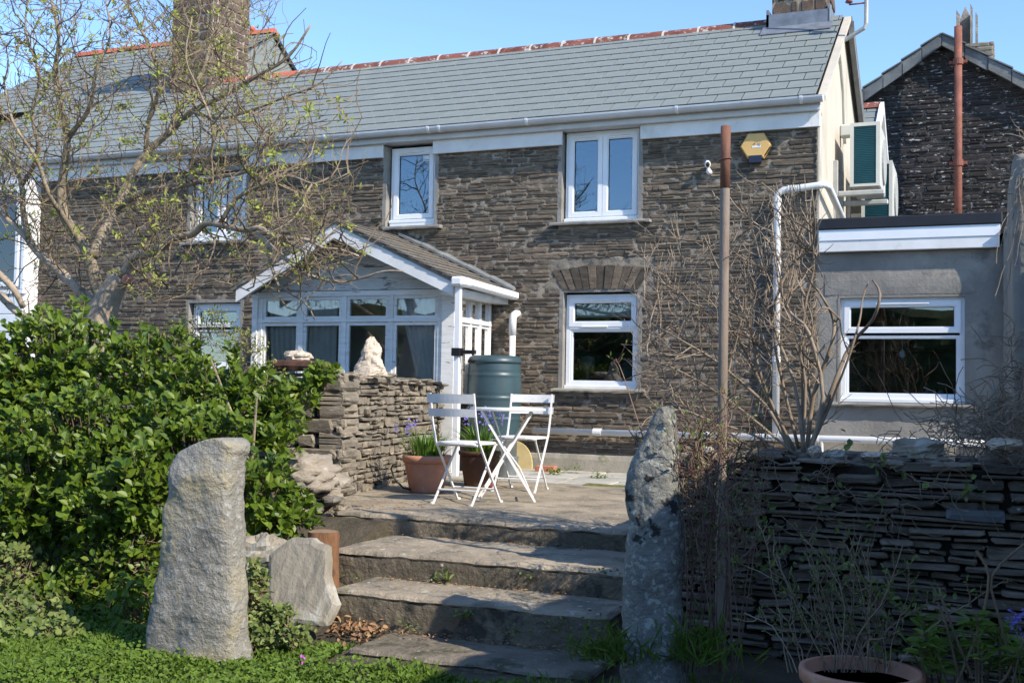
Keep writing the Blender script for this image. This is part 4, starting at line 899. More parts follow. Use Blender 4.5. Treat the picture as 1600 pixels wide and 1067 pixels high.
tag(build('cap_slab', roughbox(-5.26, -4.84, 7.6, 7.9, .985, 1.075, .03, .005, .012, 4), M['brownpot'], loc=(-5.05, 7.75, .98)), 'flat dark brown slab lying on the left end of the sunlit dry stone wall', 'stone')
q = blob((-5.07, 7.75, 1.11), .12, .08, .045, .22, 2.2, 3, 20, 12, .4); tag(build('quartz_stone', q, M['quartz'], loc=(-5.07, 7.75, 1.07), smooth=False), 'low white quartz stone lying on the brown slab on the wall', 'stone')
m = rock([(.97, -4.84, -4.6, 8.22, 8.42), (1.04, -4.84, -4.59, 8.22, 8.42), (1.12, -4.8, -4.62, 8.24, 8.4), (1.2, -4.77, -4.66, 8.26, 8.38), (1.27, -4.76, -4.68, 8.28, 8.36), (1.3, -4.74, -4.7, 8.3, 8.34)], 26, 24, .022, 9, 1.2, 5, 2.6)
tag(build('quartz_stone', m, M['quartz'], loc=(-4.7, 8.3, .97)), 'upright pointed pink white quartz stone standing on the dry stone wall', 'stone')
rw = thing('dry_stone_wall', 'shaded dark dry stone wall of thin slates on the right with bare creeper stems', 'wall', (-.3, 6.3, -.55))
def rtop(u): return 1.13 + .03 * mn.noise(Vector((u * 2.1, 5, 0))) + .02 * (u / 3)
build('core', MB().box(-1.66, 1.6, 6.18, 6.62, -.62, .5), M['gap'], rw)
f3 = Frame((-1.74, 6.12, -.6), (1, 0, 0), (0, 0, 1), (0, -1, 0)); f4 = Frame((-1.74, 6.62, -.6), (0, -1, 0), (0, 0, 1), (-1, 0, 0))
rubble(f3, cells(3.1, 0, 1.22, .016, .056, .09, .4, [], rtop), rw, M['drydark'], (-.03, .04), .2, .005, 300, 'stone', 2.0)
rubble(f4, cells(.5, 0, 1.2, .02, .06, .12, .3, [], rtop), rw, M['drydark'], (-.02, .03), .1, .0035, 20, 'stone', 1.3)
m = MB(); m.add(*(lambda q: (q.V, q.F))(roughbox(-.13, .15, 6.075, 6.2, .25, .315, .03, .006, .008, 9))); build('slate_block', m, M['verge'], rw)
for k in range(70):
    x = U(-1.7, 1.2); y = U(6.12, 6.6); z = -.6 + rtop(x + 1.74) + U(-.03, .01)
    m = blob((x, y, z), U(.05, .16), U(.04, .1), U(.012, .035), .25, 2, k + 70, 10, 6, .6, U(0, 3)); m.Rn = [R.random()] * len(m.V)
    build('capping_stone', m, M['drydark'], rw)
for k, (px, py, wx, wz, mt, lab) in enumerate(((1302, 716, .07, .045, 'slab', 'flat grey slate block standing on the right wall top beside the bare shrub'), (1366, 712, .07, .02, 'quartz', 'thin white stone on the middle of the right wall top'), (1396, 718, .04, .03, 'quartz', 'small white stone beside the big pale one on the right wall'),
        (1432, 702, .13, .06, 'slab', 'large pale rounded stone on the right wall under the dead bramble'), (1360, 730, .12, .05, 'drydark', 'dark oblong stone on top of the right wall'), (1573, 694, .09, .03, 'quartz', 'white stone among dead bramble at the right edge'), (1273, 706, .03, .035, 'quartz', 'small pinkish white stone at the foot of the bare shrub'), (1108, 712, .03, .05, 'quartz', 'small white stone behind the thin saplings'))):
    p = PY(px, py, 6.3); mm = blob(p, wx, .08, wz, .25, 1.8, k + 3, 18, 12, .6, U(-.3, .3)); tag(build('stone', mm, M[mt], loc=p), lab, 'stone')
p = PY(1558, 660, 6.9); tag(build('upright_stone', rock([(p.z - .25, p.x - .065, p.x + .065, 6.85, 6.97), (p.z + .1, p.x - .06, p.x + .06, 6.85, 6.97), (p.z + .19, p.x - .045, p.x + .045, 6.86, 6.95), (p.z + .22, p.x - .02, p.x + .02, 6.89, 6.92)], 16, 12, .006, 6, .5, 8, 2.2), M['slab'], loc=(p.x, 6.9, p.z - .25), smooth=True), 'rounded pale grey upright stone behind the wall near the right edge', 'stone')

# ---------------------------------------------------------------- standing stones, slabs, log
def silh(pts, Y, d):
    L = []
    for py, xa, xb in pts:
        a, b = PY(xa, py, Y), PY(xb, py, Y); L.append(((a.z + b.z) / 2, a.x, b.x, Y - d / 2 * (1 if py > 720 else .8), Y + d / 2))
    return L
sl_ = silh([(1060, 238, 384), (1030, 242, 382), (1000, 243, 380), (960, 244, 379), (935, 252, 378), (915, 250, 377), (900, 257, 375), (870, 260, 374), (820, 264, 373), (800, 264, 372), (775, 272, 371), (740, 272, 371), (712, 280, 371), (704, 292, 374), (694, 312, 373), (687, 332, 366), (684, 344, 356)], 4.78, .2)
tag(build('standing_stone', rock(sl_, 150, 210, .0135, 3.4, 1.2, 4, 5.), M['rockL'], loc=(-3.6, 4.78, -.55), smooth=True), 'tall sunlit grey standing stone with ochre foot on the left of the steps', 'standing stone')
sr_ = silh([(1110, 978, 1078), (1067, 976, 1072), (1000, 972, 1066), (950, 973, 1064), (900, 978, 1062), (850, 984, 1062), (815, 988, 1062), (790, 982, 1060), (765, 976, 1060), (740, 979, 1060), (715, 988, 1058), (690, 1003, 1056), (665, 1014, 1054), (645, 1022, 1053), (634, 1031, 1048)], 5.2, .22)
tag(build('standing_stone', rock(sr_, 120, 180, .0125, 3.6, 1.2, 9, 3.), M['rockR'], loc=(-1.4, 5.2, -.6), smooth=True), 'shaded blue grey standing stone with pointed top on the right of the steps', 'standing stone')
def slabmesh(poly, Y0, lean, th, amp=.012, seed=0):
    """irregular slab from an outline, leaning back by lean metres over its height"""
    P = [PY(x, y, Y0) for x, y in poly]; zmin = min(p.z for p in P); zmax = max(p.z for p in P); c = sum((p for p in P), Vector()) / len(P)
    out = []; n = len(P)
    for k in range(n):
        a, b = P[k], P[(k + 1) % n]
        for t in range(4): q = a.lerp(b, t / 4); out.append(q + (q - c).normalized() * mn.noise(q * 14 + Vector((seed, 0, 0))) * .012)
    V = []; F = []; N = len(out); rings = 9
    def face(sgn, off):
        base = len(V)
        for r in range(rings):
            s = 1 - r / rings
            for q in out:
                p = c + (q - c) * s; nz = mn.noise(p * 5 + Vector((seed, 3, 1))) * amp * .9 + mn.noise(Vector((p.x * 30, 0, p.z * 9))) * amp * .3
                bev = -.012 if r == 0 else 0
                V.append(Vector((p.x, Y0 + lean * (p.z - zmin) / (zmax - zmin) + sgn * (th / 2 + bev + nz), p.z)))
        V.append(Vector((c.x, Y0 + lean * (c.z - zmin) / (zmax - zmin) + sgn * th / 2, c.z)))
        for r in range(rings - 1):
            for k in range(N):
                q = (base + r * N + k, base + r * N + (k + 1) % N, base + (r + 1) * N + (k + 1) % N, base + (r + 1) * N + k); F.append(q if sgn < 0 else q[::-1])
        for k in range(N):
            q = (base + (rings - 1) * N + k, base + (rings - 1) * N + (k + 1) % N, base + rings * N); F.append(q if sgn < 0 else q[::-1])
        return base
    b0 = face(-1, 0); b1 = face(1, 0)
    for k in range(N): F.append((b0 + k, b1 + k, b1 + (k + 1) % N, b0 + (k + 1) % N))
    return MB().add(V, F)
tag(build('leaning_slab', slabmesh([(396, 872), (425, 846), (458, 848), (486, 862), (497, 905), (521, 948), (514, 978), (470, 972), (436, 976), (412, 935)], 5.35, .22, .07), M['slab'], loc=(-3.6, 5.4, -.5)), 'broad pale slate slab leaning beside the left standing stone', 'slab')
bb = PY(408, 870, 5.75); tag(build('boulder', blob(bb, .17, .15, .13, .25, 2, 2, 30, 20, .4), M['slab'], loc=bb), 'pale rock half hidden behind the leaning slab', 'boulder')
bb = PY(470, 742, 7.0); tag(build('boulder', blob(bb, .24, .28, .15, .28, 2, 5, 36, 24, .35), M['boulder'], loc=bb, smooth=True), 'large brown rounded boulder at the foot of the left dry wall end', 'boulder')
bb = PY(512, 758, 7.25); tag(build('boulder', blob(bb, .16, .2, .09, .28, 2, 6, 26, 18, .4), M['boulder'], loc=bb, smooth=True), 'smaller brown rock right of the large boulder by the dry wall', 'boulder')
for k in range(16):
    x, y = (U(470, 560), U(770, 812)) if k > 5 else (U(530, 545), U(805, 830)); p = PY(x, y, 7.0 + U(-.15, .25)); m = blob(p - Vector((0, 0, .02)), U(.04, .11), .08, U(.015, .04), .25, 2, k, 10, 7, .6, U(-.4, .4)); m.Rn = [R.random()] * len(m.V)
    build('bank_stone', m, M['dry'], lw)
p0 = PY(506, 905, 5.95); p1 = PY(505, 830, 5.95)
lg = thing('log_stump', 'orange brown cut log standing upright at the left end of the steps', 'log', (p0.x, 5.95, p0.z))
m = MB(); nn = 28; V = []; 
for j in range(13):
    z = p0.z - .06 + (p1.z - p0.z + .06) * j / 12
    for i in range(nn):
        a = 2 * math.pi * i / nn; r = .092 + .006 * math.cos(3 * a) + .004 * math.sin(7 * a) + .014 * mn.noise(Vector((math.cos(a) * 2.5, math.sin(a) * 2.5, z * 3))) + .003 * mn.noise(Vector((a * 9, 0, z * 8)))
        V.append((p0.x + r * math.cos(a) - (z - p0.z) * .05, 5.95 + r * math.sin(a), z))
m.add(V, [(j * nn + i, j * nn + (i + 1) % nn, (j + 1) * nn + (i + 1) % nn, (j + 1) * nn + i) for j in range(12) for i in range(nn)])
build('bark', m, M['logside'], lg, smooth=True)
build('cut_end', MB().add([(v[0], v[1], v[2] + .001) for v in V[-nn:]], [tuple(range(nn))]), M['logtop'], lg)
# iron pole
b0, b1 = PY(1124, 1040, 6.0), PY(1134, 200, 6.0)
pl = thing('garden_pole', 'tall slim rusty topped pole standing in front of the bare shrub', 'pole', (b0.x, 6., b0.z))
def L3(t): return b0.lerp(b1, t)
build('shaft', MB().tube([L3(0) - Vector((0, 0, .1))] + [L3(t / 8) for t in range(1, 9)], .0265, 14), M['postwood'], pl, smooth=True)
build('rusty_top', MB().tube([L3(.885), L3(1.003)], .0272, 14), M['posttop'], pl, smooth=True)
build('wire_loop', MB().tube([L3(.94) + Vector((.034 * math.cos(a), .034 * math.sin(a), .006 * math.cos(a))) for a in [k * .7 for k in range(10)]], .003, 5), M['rust'], pl)
c = L3(.0); 
build('lower_batten', MB().bbox(c.x + .0, c.x + .045, 5.93, 5.965, -.58, .12), M['postwood'], pl)

# ---------------------------------------------------------------- alarm box and camera
al = thing('alarm_box', 'yellow hexagonal alarm box with dark blue base on the stone wall', 'alarm', (-2.09, 11.6, 3.43))
def hexa(s, y, cx=-2.085, cz=3.44, r=.145): return [(cx + s * r * math.cos(math.radians(60 * k)) * 1.08, y, cz + s * r * math.sin(math.radians(60 * k))) for k in range(6)]
V = hexa(1.04, YF - .01) + hexa(1.04, YF - .055) + hexa(.93, YF - .085); F = []
for r_ in range(2):
    for k in range(6): F.append((r_ * 6 + k, (r_ + 1) * 6 + k, (r_ + 1) * 6 + (k + 1) % 6, r_ * 6 + (k + 1) % 6))
F.append(tuple(range(12, 18))[::-1]); F.append(tuple(range(6)))
F = [f[::-1] for f in F]
build('cover', MB().add(V, F), M['alarm'], al)
build('light_base', MB().prism([(-2.155, 3.335), (-2.015, 3.335), (-2.03, 3.262), (-2.14, 3.262)], 1, YF - .09, YF - .012), M['navy'], al)
for k in range(7):
    a = k / 7; build('sounder_slot', MB().box(-2.0 + a * .055, -1.99 + a * .055 + .012, YF - .07, YF - .058, 3.335 + a * .09, 3.343 + a * .09), M['black'], al)
build('badge', MB().box(-2.12, -2.03, YF - .0875, YF - .0845, 3.415, 3.435), M['paper'], al); build('badge_mark', MB().box(-2.055, -2.035, YF - .089, YF - .086, 3.43, 3.462), M['ink'], al)
build('screw', MB().lathe([(.006, 0), (.006, .004)], (0, 0, 0), 8), M['black'], al).location = Vector((-2.095, YF - .087, 3.455)) - OFF[al.name] + OFF[al.name] * 0
bpy.data.objects['screw'].data.transform(Matrix.Translation(OFF[al.name]))
bpy.data.objects['screw'].rotation_euler = (math.pi / 2, 0, 0)
cm_ = thing('security_camera', 'small white security camera with black lens on the stone wall', 'camera', (-2.58, 11.6, 3.25))
m = MB(); m.V, m.F, m.Rn = (lambda q: (q.V, q.F, q.Rn))(blob((-2.585, YF - .07, 3.275), .032, .05, .042, 0, 1, 1, 16, 10)); build('head', m, M['upvc'], cm_, smooth=True)
m = MB(); m.V, m.F, m.Rn = (lambda q: (q.V, q.F, q.Rn))(blob((-2.578, YF - .095, 3.27), .022, .03, .03, 0, 1, 1, 16, 10)); build('lens', m, M['black'], cm_, smooth=True)
build('mount', MB().tube([(-2.578, YF - .0, 3.2), (-2.578, YF - .05, 3.205), (-2.58, YF - .06, 3.24)], [.033, .028, .014], 12), M['upvc'], cm_, smooth=True)

# ---------------------------------------------------------------- water butt
wb = thing('water_butt', 'dark slate green ribbed water butt with lid beside the porch', 'water butt', (-4.72, 10.98, 0))
prof = [(.245, .0), (.262, .01)]
z = .01
for k in range(60):
    z = .01 + .78 * k / 59; r = .262 + .028 * math.sin(math.pi * min(1, z / .78) * .85)
    for rb in (.2, .42, .66): r += .007 * math.exp(-((z - rb) / .012) ** 2) - .004 * math.exp(-((z - rb - .03) / .01) ** 2)
    prof.append((r, z))
prof += [(.283, .79), (.285, .8)]
build('barrel', MB().lathe(prof, (-4.72, 10.98, .36), 48), M['butt'], wb, smooth=True)
build('lid', MB().lathe([(.285, .79), (.29, .8), (.289, .815), (.272, .85), (.24, .868), (.12, .875), (.02, .876)], (-4.72, 10.98, .36), 48), M['butt'], wb, smooth=True)
build('stand', MB().lathe([(.25, 0), (.25, .33), (.26, .335), (.26, .36), (.2, .362)], (-4.72, 10.98, 0), 32), M['zinc'], wb, smooth=True)
build('inlet', MB().tube([(-4.86, 10.66, 1.16), (-4.87, 10.74, 1.16)], .022, 12), M['black'], wb)
build('tap', MB().tube([(-4.66, 10.74, .45), (-4.65, 10.66, .45), (-4.65, 10.65, .4)], .014, 8), M['black'], wb)

# ---------------------------------------------------------------- bistro set
def chair(loc, yaw, label):
    t = thing('folding_chair', label, 'chair', loc, 'white folding bistro chairs'); t.rotation_euler = (0, 0, yaw)
    c = M['chair']; yw = .19
    def flat(pts, w, th, name):
        return build(name, MB().tube(pts, w, 4, True), c, t, local=True)
    for s in (-1, 1):
        y = s * yw
        flat([(-.24, y, .83), (-.2, y, .62), (-.15, y, .47), (.19, y, .012), (.2, y, 0)], .0098, 0, 'long_leg')
        y2 = s * (yw - .022)
        flat([(.15, y2, .44), (-.2, y2, .0)], .009, 0, 'short_leg')
        build('foot_cap', MB().tube([(-.2, y2, 0), (-.235, y2, .0)], .01, 6).tube([(.2, y, 0), (.23, y, 0)], .01, 6), c, t, local=True, kind='stuff')
    for z0, z1, x in ((.755, .825, -.245), (.655, .715, -.222)):
        m = MB(); n = 10; V = []
        for i in range(n + 1):
            yy = -.205 + .41 * i / n; b = -.022 * math.cos(yy / .205 * math.pi / 2)
            V += [(x + b - .006, yy, z0), (x + b - .018, yy, z1), (x + b - .010, yy, z0), (x + b - .022, yy, z1)]
        F = []
        for i in range(n):
            a = i * 4; F += [(a, a + 4, a + 5, a + 1), (a + 2, a + 3, a + 7, a + 6), (a, a + 2, a + 6, a + 4), (a + 1, a + 5, a + 7, a + 3)]
        F += [(0, 1, 3, 2), (n * 4, n * 4 + 2, n * 4 + 3, n * 4 + 1)]
        build('back_slat', m.add(V, F), c, t, local=True)
    ol = []
    for k in range(28):
        a = 2 * math.pi * k / 28; cx_, sy = math.cos(a), math.sin(a); rr = (abs(cx_) ** 3.2 + abs(sy) ** 3.2) ** (-1 / 3.2); ol.append((.0 + .2 * cx_ * rr, .2 * sy * rr))
    m = MB(); m.prism(ol, 2, .447, .459); m.add([(x * .94, y * .94, .4625) for x, y in ol] + [(x, y, .4592) for x, y in ol], [tuple(range(28))] + [(k + 28, (k + 1) % 28 + 28, (k + 1) % 28, k) for k in range(28)])
    build('seat', m, c, t, local=True)
    build('seat_rail', MB().tube([(.15, -.18, .44), (.15, .18, .44)], .008, 6).tube([(-.15, -.18, .44), (-.15, .18, .44)], .008, 6), c, t, local=True, kind='stuff')
    build('cross_bar', MB().tube([(-.13, -.17, .1), (-.13, .17, .1)], .007, 6), c, t, local=True)
    build('front_bar', MB().tube([(.13, -.19, .1), (.13, .19, .1)], .007, 6), c, t, local=True)
    return t
A_, E_ = PZ(680, 787), PZ(734, 791); fw = Vector((-(E_ - A_).y, (E_ - A_).x, 0)).normalized(); mid = (A_ + E_) / 2 + fw * .2
chair((mid.x, mid.y, .006), math.atan2(fw.y, fw.x), 'white folding bistro chair with its grey shaded back to us, left of the table')
rm = PZ(826, 763); fw = Vector((.05, -.99, 0)); mid = rm + fw * .2
chair((mid.x, mid.y, .006), math.atan2(fw.y, fw.x), 'white folding bistro chair with bright back slats facing us, right of the table')
T = [PZ(735, 789), PZ(823, 785), PZ(758, 772), PZ(847, 778)]; tc_ = sum(T, Vector()) / 4; ax = ((T[1] + T[3]) - (T[0] + T[2])).normalized()
tb = thing('bistro_table', 'white folding round bistro table between the two chairs', 'table', (tc_.x, tc_.y, .005)); tb.rotation_euler = (0, 0, math.atan2(ax.y, ax.x))
build('table_top', MB().lathe([(.29, .7), (.3, .703), (.302, .712), (.3, .72), (.02, .721)], (0, 0, 0), 40), M['chair'], tb, local=True, smooth=False)
for s in (-1, 1):
    build('leg', MB().tube([(-.21, s * .19, .695), (.22, s * .19, 0)], .0115, 4), M['chair'], tb, local=True); build('leg', MB().tube([(.19, s * .165, .695), (-.22, s * .165, 0)], .0115, 4), M['chair'], tb, local=True)
for x, z in ((-.19, .09), (.19, .09)): build('stretcher', MB().tube([(x * .9, -.19, z), (x * .9, .19, z)], .008, 6), M['chair'], tb, local=True)
build('support_arc', MB().tube([(-.12, 0, .69), (-.03, 0, .42), (.1, 0, .25), (.17, 0, .1)], .006, 6), M['chair'], tb, local=True)

# ---------------------------------------------------------------- vegetation tools
def leafcloud(name, C_, Nn, S, mat, parent=None, asp=.45, fold=.25, kind='stuff', loc=(0, 0, 0), seed=1, limit=0, pname='leaf'):
    """folded pointed leaves: two quads each; C_ centres, Nn directions the tip points, S lengths"""
    rg = np.random.default_rng(seed); C_ = np.asarray(C_, float); D = np.asarray(Nn, float); S = np.asarray(S, float)[:, None]
    D /= np.linalg.norm(D, axis=1)[:, None] + 1e-9
    up = np.array([[.45, -.35, .9]]) + rg.normal(0, .45, D.shape); D = D + rg.normal(0, .12, D.shape); D /= np.linalg.norm(D, axis=1)[:, None]; side = np.cross(D, up); side /= np.linalg.norm(side, axis=1)[:, None] + 1e-9; nrm = np.cross(side, D)
    w = S * asp / 2; base = C_; tip = C_ + D * S - nrm * S * .08; m1 = C_ + D * S * .32; m2 = C_ + D * S * .68
    f = nrm * w * fold
    L1, L2 = m1 + side * w * .9 + f, m2 + side * w * .8 + f; R1, R2 = m1 - side * w * .9 + f, m2 - side * w * .8 + f
    V = np.stack([base, L1, L2, tip, tip, R2, R1, base], 1)    # two quads sharing the midrib line
    rnd = rg.random(len(C_))
    n = len(C_)
    if limit and parent is not None:
        cf, cr, cu, ey = [np.array(v) for v in (CF, CR, CU, EYE)]
        v = C_ - ey; wd = v @ cf; px = 800 + 1750 * (v @ cr) / wd; py = 533.5 - 1750 * (v @ cu) / wd
        sc = np.where((px > 0) & (px < 1600) & (py > 0) & (py < 1067), S[:, 0] / wd, 0) * np.where(wd < np.quantile(wd, .35), 1.3, .6)
        o = np.argsort(-sc); big = o[:limit]; rest = o[limit:]; off = OFF[root(parent).name]
        for i in big:
            q = V[i] - np.array(off); me = bpy.data.meshes.new(pname); me.from_pydata([tuple(a) for a in (q[0], q[1], q[2], q[3], q[5], q[6])], [], [(0, 1, 2, 3), (3, 4, 5, 0)])
            at = me.attributes.new('rnd', 'FLOAT', 'POINT'); at.data.foreach_set('value', np.full(6, rnd[i], dtype=np.float32)); me.materials.append(mat)
            link(bpy.data.objects.new(pname, me), parent)
        V = V[rest]; rnd = rnd[rest]
    return npmesh(name, V.reshape(-1, 3), 4, mat, rnd, parent, loc, kind)
def wander(p, d, L, n, curl, up=0., rg=R):
    pts = [Vector(p)]; d = Vector(d).normalized()
    for k in range(n):
        d = (d + Vector((rg.gauss(0, curl), rg.gauss(0, curl), rg.gauss(0, curl) + up))).normalized(); pts.append(pts[-1] + d * (L / n))
    return pts
def grow(mbs, tips, pts, r0, r1, lvl, P, lim=None):
    """add a limb along pts and recurse; P: per level (count per metre, length, curl, up)"""
    n = len(pts); rs = [r0 + (r1 - r0) * k / (n - 1) for k in range(n)]
    mbs[min(lvl, len(mbs) - 1)].tube(pts, rs, 8 if r0 > .03 else (5 if r0 > .008 else 3), cap=r0 > .01, r=R.random())
    if lvl >= len(P):
        tips.append((pts[-1], (pts[-1] - pts[-2]).normalized())); 
        if n > 3: tips.append((pts[n // 2], (pts[-1] - pts[-2]).normalized()))
        return
    dens, Lc, curl, up, ang = P[lvl]; tot = sum((b - a).length for a, b in zip(pts, pts[1:])); k = max(1, int(dens * tot + R.random()))
    for _ in range(k):
        t = U(.18, 1.) ** .8 * (n - 1); i = min(int(t), n - 2); q = pts[i].lerp(pts[i + 1], t - i); d = (pts[i + 1] - pts[i]).normalized()
        rv = Vector((R.gauss(0, 1), R.gauss(0, .8), R.gauss(0, 1))); rv = (rv - d * rv.dot(d)).normalized()
        dd = (d * math.cos(ang) + rv * math.sin(ang)); L = Lc * U(.45, 1.3); rr = max(rs[i] * .6, .0022) if lvl + 1 < len(P) else .0036
        if lim and not lim(q + dd * L * .7): continue
        grow(mbs, tips, wander(q, dd, L, 5 if lvl < len(P) - 1 else 4, curl, up), min(rr, .012 / (lvl + 1) + .001), max(rr * .35, .0015), lvl + 1, P, lim)

# ---------------------------------------------------------------- the budding tree on the left
tree = thing('budding_tree', 'gnarled spreading tree with bare crooked twigs and small yellow green buds', 'tree', (-6.9, 7.7, 0))
def pp(l): return [PY(x, y, Y) for x, y, Y in l]
def smooth_(pts, k=3):
    out = []
    for i in range(len(pts) - 1):
        a = pts[max(i - 1, 0)]; b = pts[i]; c = pts[i + 1]; d = pts[min(i + 2, len(pts) - 1)]
        for j in range(k):
            t = j / k; out.append(.5 * ((2 * b) + (c - a) * t + (2 * a - 5 * b + 4 * c - d) * t * t + (3 * b - a - 3 * c + d) * t ** 3))
    return out + [pts[-1]]
tk = smooth_(pp([(140, 620, 7.7), (152, 540, 7.7), (160, 490, 7.7), (176, 455, 7.7), (192, 430, 7.7)]))
build('trunk', MB().tube(tk, [.15 - .055 * k / (len(tk) - 1) + .012 * mn.noise(Vector((k * .9, 0, 0))) for k in range(len(tk))], 16), M['paletrunk'], tree, smooth=True)
build('burr', blob(PY(200, 438, 7.62), .06, .05, .05, .3, 3, 3, 16, 12), M['terra'], tree, smooth=True)
LIM = [  # limbs: pixel path, depth, radii
    ([(166, 480, 7.68), (152, 450, 7.65), (135, 390, 7.6), (112, 358, 7.55), (98, 330, 7.5), (97, 290, 7.5), (102, 250, 7.45), (105, 215, 7.45), (96, 170, 7.4), (85, 120, 7.35), (92, 60, 7.3), (80, 0, 7.3)], .062, .012),
    ([(145, 400, 7.6), (160, 365, 7.75), (182, 326, 7.9), (200, 285, 8.), (228, 240, 8.1), (262, 210, 8.15), (300, 175, 8.1), (350, 150, 8.05), (400, 120, 8.0), (450, 90, 8.0), (485, 40, 8.)], .05, .009),
    ([(180, 328, 7.9), (215, 304, 7.8), (255, 293, 7.7), (300, 287, 7.6), (345, 276, 7.5), (385, 268, 7.45), (410, 240, 7.4), (425, 205, 7.4)], .034, .008),
    ([(192, 430, 7.65), (212, 400, 7.6), (228, 398, 7.55), (250, 388, 7.5), (272, 372, 7.4), (300, 366, 7.35), (322, 349, 7.3), (345, 352, 7.25), (385, 360, 7.15), (405, 356, 7.1), (430, 369, 7.05), (480, 375, 7.0), (505, 388, 6.97), (530, 390, 6.95), (560, 400, 6.9)], .042, .007),
    ([(395, 362, 7.15), (412, 375, 7.1), (434, 395, 7.1), (461, 416, 7.05), (485, 431, 7.), (524, 440, 7.), (560, 436, 6.95), (600, 424, 6.9), (630, 424, 6.9)], .022, .005),
    ([(415, 378, 7.1), (431, 437, 7.1), (449, 455, 7.1), (479, 476, 7.05), (492, 500, 7.05)], .014, .004),
    ([(160, 490, 7.7), (144, 473, 7.7), (110, 440, 7.8), (80, 412, 7.85), (60, 395, 7.9), (39, 368, 7.95), (15, 345, 8.0), (-20, 300, 8.)], .055, .025),
    ([(45, 372, 7.9), (36, 330, 7.95), (34, 290, 8.), (22, 260, 8.), (0, 240, 8.), (-30, 200, 8.)], .03, .015),
    ([(34, 290, 8.), (60, 240, 7.9), (50, 180, 7.8), (62, 120, 7.8), (40, 50, 7.8), (45, -10, 7.8)], .022, .007),
    ([(105, 215, 7.45), (140, 170, 7.4), (150, 110, 7.3), (172, 60, 7.3), (165, 0, 7.3)], .022, .006),
    ([(130, 385, 7.6), (100, 340, 7.4), (75, 300, 7.2), (58, 250, 7.1), (20, 190, 7.), (5, 120, 7.)], .026, .007),
    ([(228, 240, 8.1), (232, 190, 8.), (250, 130, 7.9), (232, 70, 7.9), (205, 20, 7.9), (195, -20, 7.9)], .024, .007),
    ([(262, 210, 8.1), (285, 160, 8.2), (318, 110, 8.3), (330, 60, 8.3), (352, 20, 8.3), (365, -20, 8.3)], .024, .007),
    ([(300, 287, 7.6), (330, 240, 7.5), (330, 190, 7.4), (310, 140, 7.4), (290, 90, 7.3), (300, 30, 7.3)], .016, .005),
    ([(300, 175, 8.1), (345, 185, 7.9), (400, 170, 7.8), (450, 150, 7.7), (500, 130, 7.7), (535, 95, 7.7)], .017, .004),
    ([(345, 348, 7.25), (370, 310, 7.2), (410, 290, 7.1), (450, 275, 7.1), (500, 290, 7.), (545, 270, 7.)], .02, .004),
    ([(0, 460, 7.4), (30, 490, 7.4), (60, 500, 7.5), (110, 520, 7.6)], .035, .03),
    ([(-10, 420, 7.3), (20, 450, 7.3), (36, 480, 7.4)], .03, .025),
    ([(212, 405, 7.6), (240, 440, 7.4), (290, 455, 7.3), (340, 440, 7.2), (390, 455, 7.2)], .012, .004)]
bl = MB(); tw1 = MB(); tw2 = MB(); tw3 = MB(); tips = []
def lim(q):
    x, y, w = proj(q)
    return x < 565 and y < 500 and (x < 500 or y > 60) and not (x > 300 and y > 455 and x < 420) and y < 555 - x * .16 and not (x > 440 and y < 60 + (x - 440)*.9)
for i, (l, r0, r1) in enumerate(LIM):
    pts = smooth_(pp(l)); k = len(pts)
    b = MB(); b.tube(pts, [(r0 + (r1 - r0) * j / (k - 1)) * (1 + .12 * mn.noise(Vector((j * .8, i, 0)))) for j in range(k)], 10)
    build('branch', b, M['paletrunk' if i in (3, 4, 6, 16, 17) else 'bark'], tree, smooth=True)
    dummy = MB(); n_ = len(pts)
    for _ in range(int(sum((a - c).length for a, c in zip(pts, pts[1:])) * (12.5 if i not in (16, 17) else 2))):
        t = U(.15, 1) * (n_ - 1); j = min(int(t), n_ - 2); q = pts[j].lerp(pts[j + 1], t - j); d = (pts[j + 1] - pts[j]).normalized()
        rv = Vector((R.gauss(0, 1), R.gauss(0, .9), R.gauss(.35, 1))); rv = (rv - d * rv.dot(d)).normalized(); dd = d * .5 + rv * .85; L = U(.3, .95)
        if not lim(q + dd * L * .6): continue
        grow([tw1, tw2, tw3], tips, wander(q, dd, L, 7, .3, .1), .008, .003, 0, [(7, .36, .27, .1, .9), (6.5, .16, .25, .12, .8)], lim)
for m, nm in ((tw1, 'branchlets'), (tw2, 'twigs'), (tw3, 'fine_twigs')): build(nm, m, M['twig'], tree, kind='stuff')
C_, D_, S_ = [], [], []
for p, d in tips:
    if R.random() < .24:
        for _ in range(R.choice((2, 3, 4))):
            dd = Vector((R.gauss(0, .8), R.gauss(0, .8), R.gauss(.5, .6))) + d; C_.append(p + Vector((R.gauss(0, .006), R.gauss(0, .006), R.gauss(0, .006)))); D_.append(dd); S_.append(U(.018, .045))
for _ in range(230):   # bigger tufts of fresh leaf
    p, d = R.choice(tips)
    for _ in range(12): C_.append(p + Vector((R.gauss(0, .022), R.gauss(0, .022), R.gauss(0, .02)))); D_.append(Vector((R.gauss(0, 1), R.gauss(0, 1), R.gauss(.6, .8)))); S_.append(U(.03, .055))
leafcloud('leaves', C_, D_, S_, M['bud'], tree, .42)
print('tree tips', len(tips), len(C_))

